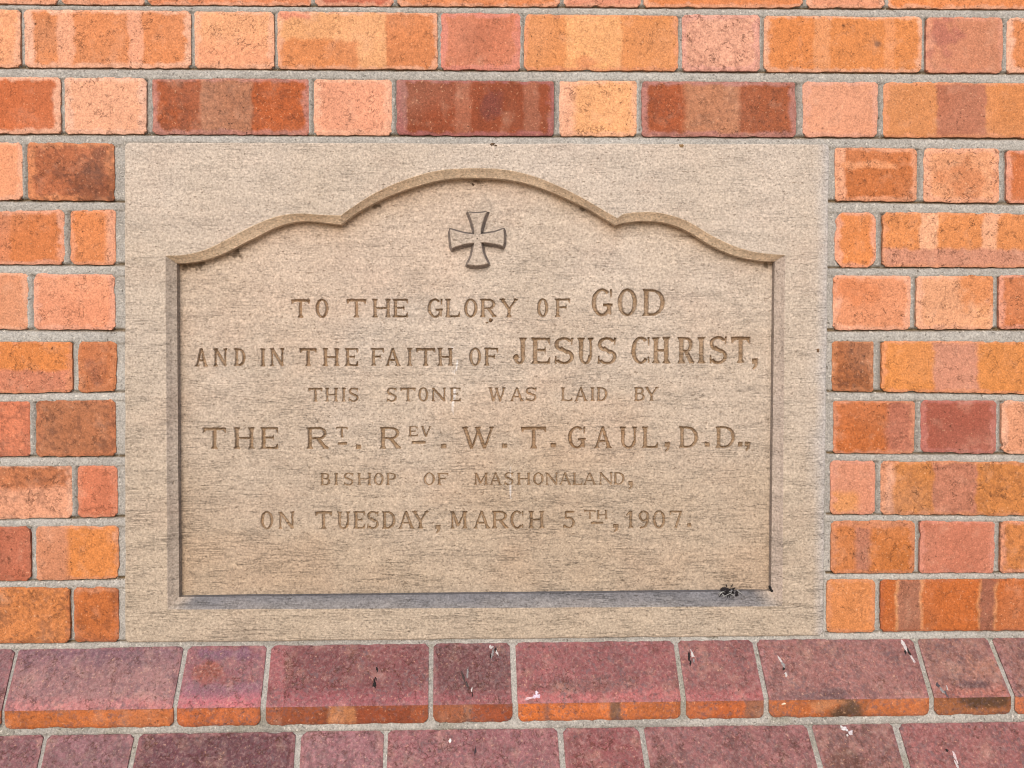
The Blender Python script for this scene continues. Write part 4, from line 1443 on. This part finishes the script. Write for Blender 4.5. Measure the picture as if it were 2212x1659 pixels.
def wall_c(X, Z):
    _, g = bed_depth(X, Z)
    c = np.tile(MG, X.shape + (1,)) * (0.9 + 0.25 * fbm(X * 9, Z * 9, 83, 3))[..., None]
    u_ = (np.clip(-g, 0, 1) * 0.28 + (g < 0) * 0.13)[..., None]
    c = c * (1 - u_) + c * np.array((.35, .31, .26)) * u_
    # brown line that paints the shade under the brick above
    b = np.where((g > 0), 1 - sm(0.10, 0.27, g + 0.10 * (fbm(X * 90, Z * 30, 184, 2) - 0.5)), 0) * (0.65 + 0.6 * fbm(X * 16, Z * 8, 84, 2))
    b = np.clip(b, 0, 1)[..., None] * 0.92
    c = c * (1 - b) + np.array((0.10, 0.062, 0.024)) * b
    # pale newer pointing
    p = (sm(0.5, 0.7, fbm(X * 5, Z * 4, 85, 3)) * 0.35)[..., None]
    c = c * (1 - p) + np.array((0.40, 0.395, 0.385)) * p
    return c


zA0 = min(zA[0](-0.75), zA[0](0.75))
mortar_sheet(-0.82, 0.82, ztop, zA0 - 0.004, 760, 560, wall_y, wall_c)
mortar_sheet(XL_END, -0.82, ztop, zA0 - 0.004, 300, 180, wall_y, wall_c)
mortar_sheet(0.82, XR_END, ztop, zA0 - 0.004, 300, 180, wall_y, wall_c)
# above and below the picture
mortar_sheet(XL_END, XR_END, WALL_TOP, ztop, 120, 60, lambda X, Z: np.full(X.shape, 0.003))


def strip(prof, nx=640, sub_=0.004, x0=-0.9, x1=0.9):
    """prof: list of (y, z-function); a skin running along the wall"""
    xs = np.linspace(x0, x1, nx)
    rows = []
    for (ya, fa), (yb, fb) in zip(prof[:-1], prof[1:]):
        za, zb = fa(xs), fb(xs)
        L = math.hypot(yb - ya, float(np.mean(zb - za)))
        n = max(2, int(L / sub_))
        for t in np.linspace(0, 1, n, endpoint=False):
            rows.append((ya * (1 - t) + yb * t + 0 * xs, za * (1 - t) + zb * t))
    rows.append((prof[-1][0] + 0 * xs, prof[-1][1](xs)))
    Y = np.array([r[0] for r in rows])
    Z = np.array([r[1] for r in rows])
    X = np.tile(xs, (len(rows), 1))
    nn = (fbm(X * 80, Z * 80 + Y * 50, 86, 3) - 0.5) * 0.002 + (fbm(X * 260, Z * 260, 87, 2) - 0.5) * 0.0012
    Y = Y + nn
    c = np.tile(MG * 0.95, X.shape + (1,)) * (0.85 + 0.35 * fbm(X * 12, Z * 12, 88, 3))[..., None]
    gr = (sm(.52, .7, fbm(X * 22, Z * 30, 89, 3)) * 0.35)[..., None]
    c = c * (1 - gr) + np.array((.16, .15, .10)) * gr
    mort.add(np.stack([X, Y, Z], -1), grid_faces(nx, len(rows)), c=c.reshape(-1, 3))


lin_ = lambda f, d=0.0: (lambda xs: np.array([f(x) + d for x in xs]))
rec = 0.0028
PROF = [(0.0025, lin_(zA[0], 0.006)), (0.0025 + 0.0006, lin_(zA[0], 0.0)), (-STEP + rec, lin_(zA[1], -0.0012)), (-STEP + rec, lin_(zA[2], 0.001)), (-STEP + rec * 0.6, lin_(zA[2], -0.003)),
        (-STEP + 0.0006, lin_(zB[0], 0.002)), (-STEP + rec * .8, lin_(zB[0], -0.001)), (-2 * STEP + rec, lin_(zB[1], -0.0012)), (-2 * STEP + rec, lin_(zB[2], -0.004)), (-2 * STEP + 0.004, lin_(zB[2], -0.02)), (-2 * STEP + 0.004, lambda xs: 0 * xs - 0.05)]
strip(PROF)
strip(PROF, 120, 0.02, XL_END, -0.9)
strip(PROF, 120, 0.02, 0.9, XR_END)
# body of the wall behind the facing
TH = 0.34
bx = np.array([(x, y, z_) for x in (XL_END, XR_END) for y in (0.06, TH) for z_ in (-0.05, WALL_TOP)])
mort.add(bx, [(0, 2, 6, 4), (1, 5, 7, 3), (0, 1, 3, 2), (4, 6, 7, 5), (2, 3, 7, 6), (0, 4, 5, 1)], c=np.tile(MG, (8, 1)))

wall = empty('brick_wall', (0, 0, 0))
tag(wall, 'orange and red brick wall in grey mortar on a stepped purple plinth', 'brick wall', None, 'thing')
facing.build('brick_facing', M_BRICK, wall)
mort.build('mortar_joints', M_MORTAR, wall)
a = plinthA.build('plinth_course', M_PLINTH, wall)
a['label'] = 'upper plinth course of purple sloping bricks with orange lower faces'
b = plinthB.build('plinth_course', M_PLINTH, wall)
b['label'] = 'lower plinth course of purple sloping bricks, cut by the bottom of the picture'

# ------------------------------------------------------------------ ground
gb = Bag()
n = 90
xs = np.concatenate([-np.geomspace(0.05, 60, n // 2)[::-1], np.geomspace(0.05, 60, n // 2)])
X, Yg = np.meshgrid(xs, xs)
Zg = 0.006 * (fbm(X * 3, Yg * 3, 91, 3) - 0.5)
gc = np.array((0.50, 0.42, 0.32)) * (0.85 + 0.3 * fbm(X * 2, Yg * 2, 92, 3))[..., None]
f = grid_faces(n, n)[:, ::-1]
gb.add(np.stack([X, Yg, Zg], -1), f, c=gc.reshape(-1, 3))
ground = gb.build('ground', M_DIRT)
ground['kind'] = 'structure'

# ------------------------------------------------------------------ droppings, dirt and bits that lie on the masonry
NF = np.array((0.0, -1.0, 0.0))
_sl = np.array((0.0, -dz_slope, STEP))
NSL = _sl / np.linalg.norm(_sl)


def frame(nv):
    nv = nv / np.linalg.norm(nv)
    right_ = np.array((1.0, 0, 0))
    up = np.cross(right_, nv)
    up = up if up[2] > 0 else -up
    return right_, up, nv


def on_slope(px, py, course_='A'):
    """point of the sloping face seen at this place"""
    y0, zt, zm = (0.0, zA[0], zA[1]) if course_ == 'A' else (-STEP, zB[0], zB[1])
    lo, hi = y0 - STEP, y0
    for _ in range(40):
        m = 0.5 * (lo + hi)
        x, z_ = [float(q) for q in at(px, py, m)]
        t = (y0 - m) / STEP
        zs_ = zt(x) * (1 - t) + zm(x) * t
        if z_ > zs_:          # the ray is still above the slope: go deeper
            lo = m
        else:
            hi = m
    return np.array((x, m, z_))


def blob(bag, centre, nv, rx, rz, h, colour, seed_, rot=0.0, lob=0.35, n=26, rings_=5):
    r_, u_, n_ = frame(nv)
    ca, sa = math.cos(rot), math.sin(rot)
    vs, cs = [], []
    for k in range(rings_ + 1):
        f = k / rings_
        for i in range(n):
            a = 2 * math.pi * i / n
            w = 1 + lob * 2 * (float(vn(math.cos(a) * 1.7 + 5, math.sin(a) * 1.7 + 5, seed_)) - 0.5) + lob * (float(vn(math.cos(a) * 5 + 9, math.sin(a) * 5 + 9, seed_ + 3)) - 0.5)
            x, y = math.cos(a) * rx * w * f, math.sin(a) * rz * w * f
            x, y = x * ca - y * sa, x * sa + y * ca
            hh = h * (1 - f ** 2.2) * (0.75 + 0.5 * float(vn(x * 900, y * 900, seed_ + 7))) - (0.0008 if k == rings_ else 0)
            vs.append(centre + r_ * x + u_ * y + n_ * hh)
            cs.append(np.array(colour) * (0.8 + 0.4 * float(vn(x * 1200, y * 1200, seed_ + 8))))
    q = []
    for k in range(rings_):
        for i in range(n):
            j = (i + 1) % n
            q.append((k * n + i, (k + 1) * n + i, (k + 1) * n + j, k * n + j))
    bag.add(np.array(vs), q, c=np.array(cs))


def thread(bag, a, b, r, colour, sag=(0, 0, 0), n=8):
    a, b, sag = map(np.array, (a, b, sag))
    vs, q = [], []
    d = b - a
    d = d / np.linalg.norm(d)
    p = np.cross(d, (0, 1, 0.3))
    p /= np.linalg.norm(p)
    w = np.cross(d, p)
    for k in range(n):
        t = k / (n - 1)
        c_ = a * (1 - t) + b * t + sag * 4 * t * (1 - t)
        for i in range(5):
            an = 2 * math.pi * i / 5
            vs.append(c_ + r * (1 - .5 * t) * (math.cos(an) * p + math.sin(an) * w))
    for k in range(n - 1):
        for i in range(5):
            j = (i + 1) % 5
            q.append((k * 5 + i, k * 5 + j, (k + 1) * 5 + j, (k + 1) * 5 + i))
    bag.add(np.array(vs), q, c=np.tile(colour, (len(vs), 1)))


U = 1 / 1550.0
WHITE, BLACK, GREY, MUD = (.42, .39, .40), (.010, .009, .010), (.20, .19, .20), (.13, .075, .04)


def bits(name, label, cat, group, parts, surf='A'):
    """parts: (px, py, half width, half height, thickness mm, colour, rotation)"""
    b_ = Bag()
    for k, (px, py, rx, rz, h, c_, rot) in enumerate(parts):
        if surf in 'AB':
            p = on_slope(px, py, surf)
            nv = NSL
        else:
            Y = surf_y[surf]
            x, z_ = [float(q) for q in at(px, py, Y)]
            p, nv = np.array((x, Y, z_)), NF
        blob(b_, p + nv * 0.0005, nv, rx * U * 0.85, rz * U * 0.85, h / 1300, c_, int(px * 7 + py * 3 + k), rot, 0.62)
    o = b_.build(name, M_DIRT)
    tag(o, label, cat, group)
    return o


surf_y = {'P': PANEL_Y, 'S': STONE_Y, 'F': -STEP, 'M': 0.003}
GD = 'bird droppings on the plinth'
bits('dirt_speck_or_crack_dark', 'small black speck higher on the third maroon plinth brick', 'dirt', 'black specks on the plinth', [(815, 1447, 3, 6, 1.2, BLACK, .2)])
bits('dirt_speck_or_crack_dark', 'larger black speck low on the third maroon plinth brick', 'dirt', 'black specks on the plinth', [(809, 1479, 5, 10, 1.6, BLACK, .1), (812, 1468, 2, 5, 1, BLACK, .3)])
bits('bird_dropping', 'white and grey dropping at the top of the narrow dark plinth brick', 'bird dropping', GD,
     [(1060, 1398, 5, 6, .8, WHITE, 0), (1064, 1412, 4, 10, 1.2, GREY, -.2), (1074, 1411, 2.5, 8, .6, WHITE, .5), (1060, 1419, 2, 6, .6, BLACK, .1), (1070, 1405, 3, 5, .8, BLACK, .2)])
bits('bird_dropping', 'thin dark run with a grey streak on the narrow dark plinth brick', 'bird dropping', GD,
     [(1000, 1462, 2.2, 17, .7, (.05, .035, .035), .42), (1010, 1483, 2.2, 12, .8, (.05, .04, .04), .4), (1010, 1452, 2, 13, .4, GREY, -.05), (1019, 1491, 2, 6, .6, WHITE, 0), (1020, 1502, 1.4, 7, .5, BLACK, 0)])
bits('bird_dropping', 'half black, half white dropping on the plinth brick below the cobweb clump', 'bird dropping', GD,
     [(1495, 1414, 4, 9, 1.0, WHITE, .2), (1489, 1421, 4, 10, 1.4, BLACK, -.15), (1491, 1433, 2.2, 7, 1, BLACK, -.3), (1499, 1430, 2, 6, .6, GREY, 0)])
bits('bird_dropping', 'greyish white dropping on the left of the long plinth brick under the stone corner', 'bird dropping', GD,
     [(1686, 1427, 3, 9, .7, WHITE, .5), (1692, 1437, 4, 8, .9, GREY, .3), (1693, 1445, 3, 4, .8, BLACK, 0), (1698, 1459, 3, 6, .7, WHITE, .1)])
bits('bird_dropping', 'white and black dropping at the upper right corner of the long plinth brick', 'bird dropping', GD,
     [(1951, 1392, 4, 9, .9, WHITE, .3), (1956, 1402, 3, 8, .8, WHITE, .2), (1962, 1408, 3, 9, 1, BLACK, .2), (1955, 1409, 2.5, 5, 1, BLACK, 0), (1971, 1424, 3, 10, .6, (.42, .38, .40), .4)])
bits('bird_dropping', 'dark grey smeared dropping on the short stained plinth brick at the right', 'bird dropping', GD,
     [(2025, 1481, 5, 7, .8, (.06, .05, .06), .5), (2035, 1492, 4, 9, .7, GREY, .4), (2043, 1500, 3, 10, .6, (.07, .06, .07), .2), (2046, 1488, 2, 6, .6, WHITE, 0)])
bits('bird_dropping', 'lilac white splash on the pink arris of the plinth brick below the stone middle', 'bird dropping', GD,
     [(1158, 1505, 8, 5, .5, (.50, .40, .50), 0), (1144, 1510, 14, 3.2, .4, (.50, .36, .40), .1), (1160, 1497, 4, 4, .6, (.56, .50, .60), 0)])
bits('bird_dropping', 'tiny oval white dropping on the lower plinth course', 'bird dropping', GD, [(972.5, 1602, 3.4, 6, .9, (.72, .70, .68), 0)], 'B')
bits('bird_dropping', 'speckled white splash at the top of the short brown brick of the lower plinth', 'bird dropping', GD,
     [(1826, 1576, 8, 5, .5, (.50, .48, .52), -.3), (1838, 1583, 6, 4, .5, (.46, .42, .46), .2), (1818, 1572, 3, 4, .5, WHITE, 0), (1830, 1589, 3, 3, .4, WHITE, 0)], 'B')
bits('bird_dropping', 'white run cut by the bottom edge on the rightmost brick of the lower plinth', 'bird dropping', GD,
     [(2064, 1640, 4, 14, .5, (.46, .38, .40), .15), (2066, 1652, 4, 9, .7, WHITE, 0), (2046, 1622, 4, 4, .8, BLACK, .4)], 'B')
bits('dirt_streak', 'thin black streak on a long brick of the lower plinth', 'dirt', None, [(1027, 1624, 2.2, 14, .6, (.03, .022, .03), -.1)], 'B')
bits('bird_dropping', 'pale crumb stuck on the orange front of the long plinth brick', 'bird dropping', GD, [(1693, 1521, 6, 3, 1.2, (.62, .50, .38), .25)], 'F')
bits('mud_spot', 'brown mud spot on the panel just below the R of GLORY', 'mud spot', 'brown spots on the stone', [(1059, 691, 6, 5.5, 2.4, MUD, .4), (1052, 696, 4, 2, .8, MUD, .2)], 'P')
bits('mud_spot', 'small brown spot on the right border of the stone', 'mud spot', 'brown spots on the stone', [(1767, 756.5, 3.6, 4.4, 1.4, MUD, 0)], 'S')
bits('mud_spot', 'tan spot on the top border of the stone near its right end', 'mud spot', 'brown spots on the stone', [(1472, 314, 4.5, 5, .8, (.22, .14, .07), 0)], 'S')
bits('mud_spot', 'dark spot on the top edge of the stone above the cross', 'mud spot', 'brown spots on the stone', [(1064, 311, 6, 3, .8, (.10, .065, .04), .1), (1071, 313, 4, 2, .6, (.12, .08, .05), 0)], 'S')
bits('mud_spot', 'tiny dark spot on the panel under the top of the arch', 'mud spot', 'brown spots on the stone', [(1022, 398, 2.8, 3.4, 1.2, (.06, .035, .02), 0)], 'P')
bits('dead_insect', 'small black insect on the mortar right of the stone', 'insect', None, [(1926, 858, 5, 3.5, 2.5, BLACK, .1), (1921, 860, 3, 2.5, 2, (.03, .02, .015), 0), (1931, 857, 2, 2, 1.5, BLACK, 0)], 'M')

# cobweb clump on the sill of the panel
sill_y = lambda py: float(np.interp(py, (1270, 1279, 1292), (PANEL_Y - 0.003, 0.0085, 0.0045)))
cw = Bag()
crs = np.random.RandomState(12)
for k in range(22):
    px = 1572 + crs.normal() * 7.0
    py = 1277 + abs(crs.normal()) * 3.4 - 3
    Y = sill_y(py)
    x, z_ = [float(q) for q in at(px, py, Y)]
    g_ = (.012, .010, .012) if crs.rand() < .85 else (.16, .16, .17)
    blob(cw, np.array((x, Y, z_)), NF, (2.2 + 4.2 * crs.rand()) * U, (1.6 + 3.2 * crs.rand()) * U, 0.0012 + 0.0015 * crs.rand(), g_, 900 + k, 3 * crs.rand(), 0.7, 14, 3)
for k, (px, py, rx, rz) in enumerate([(1569, 1275, 7, 4), (1576, 1275, 7, 4), (1572, 1279, 4.5, 3.5), (1582, 1279, 3.5, 3.5)]):
    Y = sill_y(py)
    x, z_ = [float(q) for q in at(px, py, Y)]
    blob(cw, np.array((x, Y, z_)), NF, rx * U, rz * U, 0.0025, BLACK, 950 + k, 0.2 * k, 0.85, 22, 4)
for k in range(16):
    a0 = (1572 + crs.normal() * 7, 1278 + crs.normal() * 3)
    a1 = (a0[0] + crs.normal() * 8, a0[1] + 3 + abs(crs.normal()) * 6)
    Y0 = sill_y(a0[1])
    Y1 = sill_y(a1[1]) - 0.001
    p, q = at(*a0, Y0), at(*a1, Y1)
    thread(cw, (float(p[0]), Y0, float(p[1])), (float(q[0]), Y1, float(q[1])), 0.0006, BLACK if crs.rand() < .7 else (.3, .3, .3), (0.002 * crs.normal(), -0.001, 0.001))
for k, (ax, ay, bx_, by_, cc) in enumerate([(1562, 1280, 1554, 1290, BLACK), (1590, 1280, 1596, 1288, BLACK), (1574, 1284, 1576, 1292, BLACK), (1560, 1284, 1566, 1290, (.25, .25, .25)), (1592, 1276, 1603, 1284, (.3, .3, .3)), (1578, 1284, 1586, 1288, (.2, .2, .2)), (1570, 1268, 1568, 1262, BLACK), (1580, 1268, 1583, 1263, BLACK)]):
    Y0, Y1 = sill_y(ay), sill_y(by_) - 0.001
    p = at(ax, ay, Y0)
    q = at(bx_, by_, Y1)
    thread(cw, (float(p[0]), Y0, float(p[1])), (float(q[0]), Y1, float(q[1])), 0.0009, cc)
o = cw.build('cobweb_clump', M_DIRT)
tag(o, 'ragged black cobweb and dirt clump on the sill at the lower right of the panel', 'cobweb')
ck = Bag()  # black blobs added as the dark of an open crack
for (px, py, rx, rz, rot) in ((1664, 1271, 2.6, 6, .5), (1667.5, 1277, 3, 4, .6)):
    Y = CH_Y - 0.001
    x, z_ = [float(q) for q in at(px, py, Y)]
    blob(ck, np.array((x, Y, z_)), NF, rx * U, rz * U, 0.0016, BLACK, int(px), rot)
o = ck.build('dirt_speck_or_crack_dark', M_DIRT)
tag(o, 'black blobs for the cracked hole in the lower right corner of the stone moulding', 'dirt')
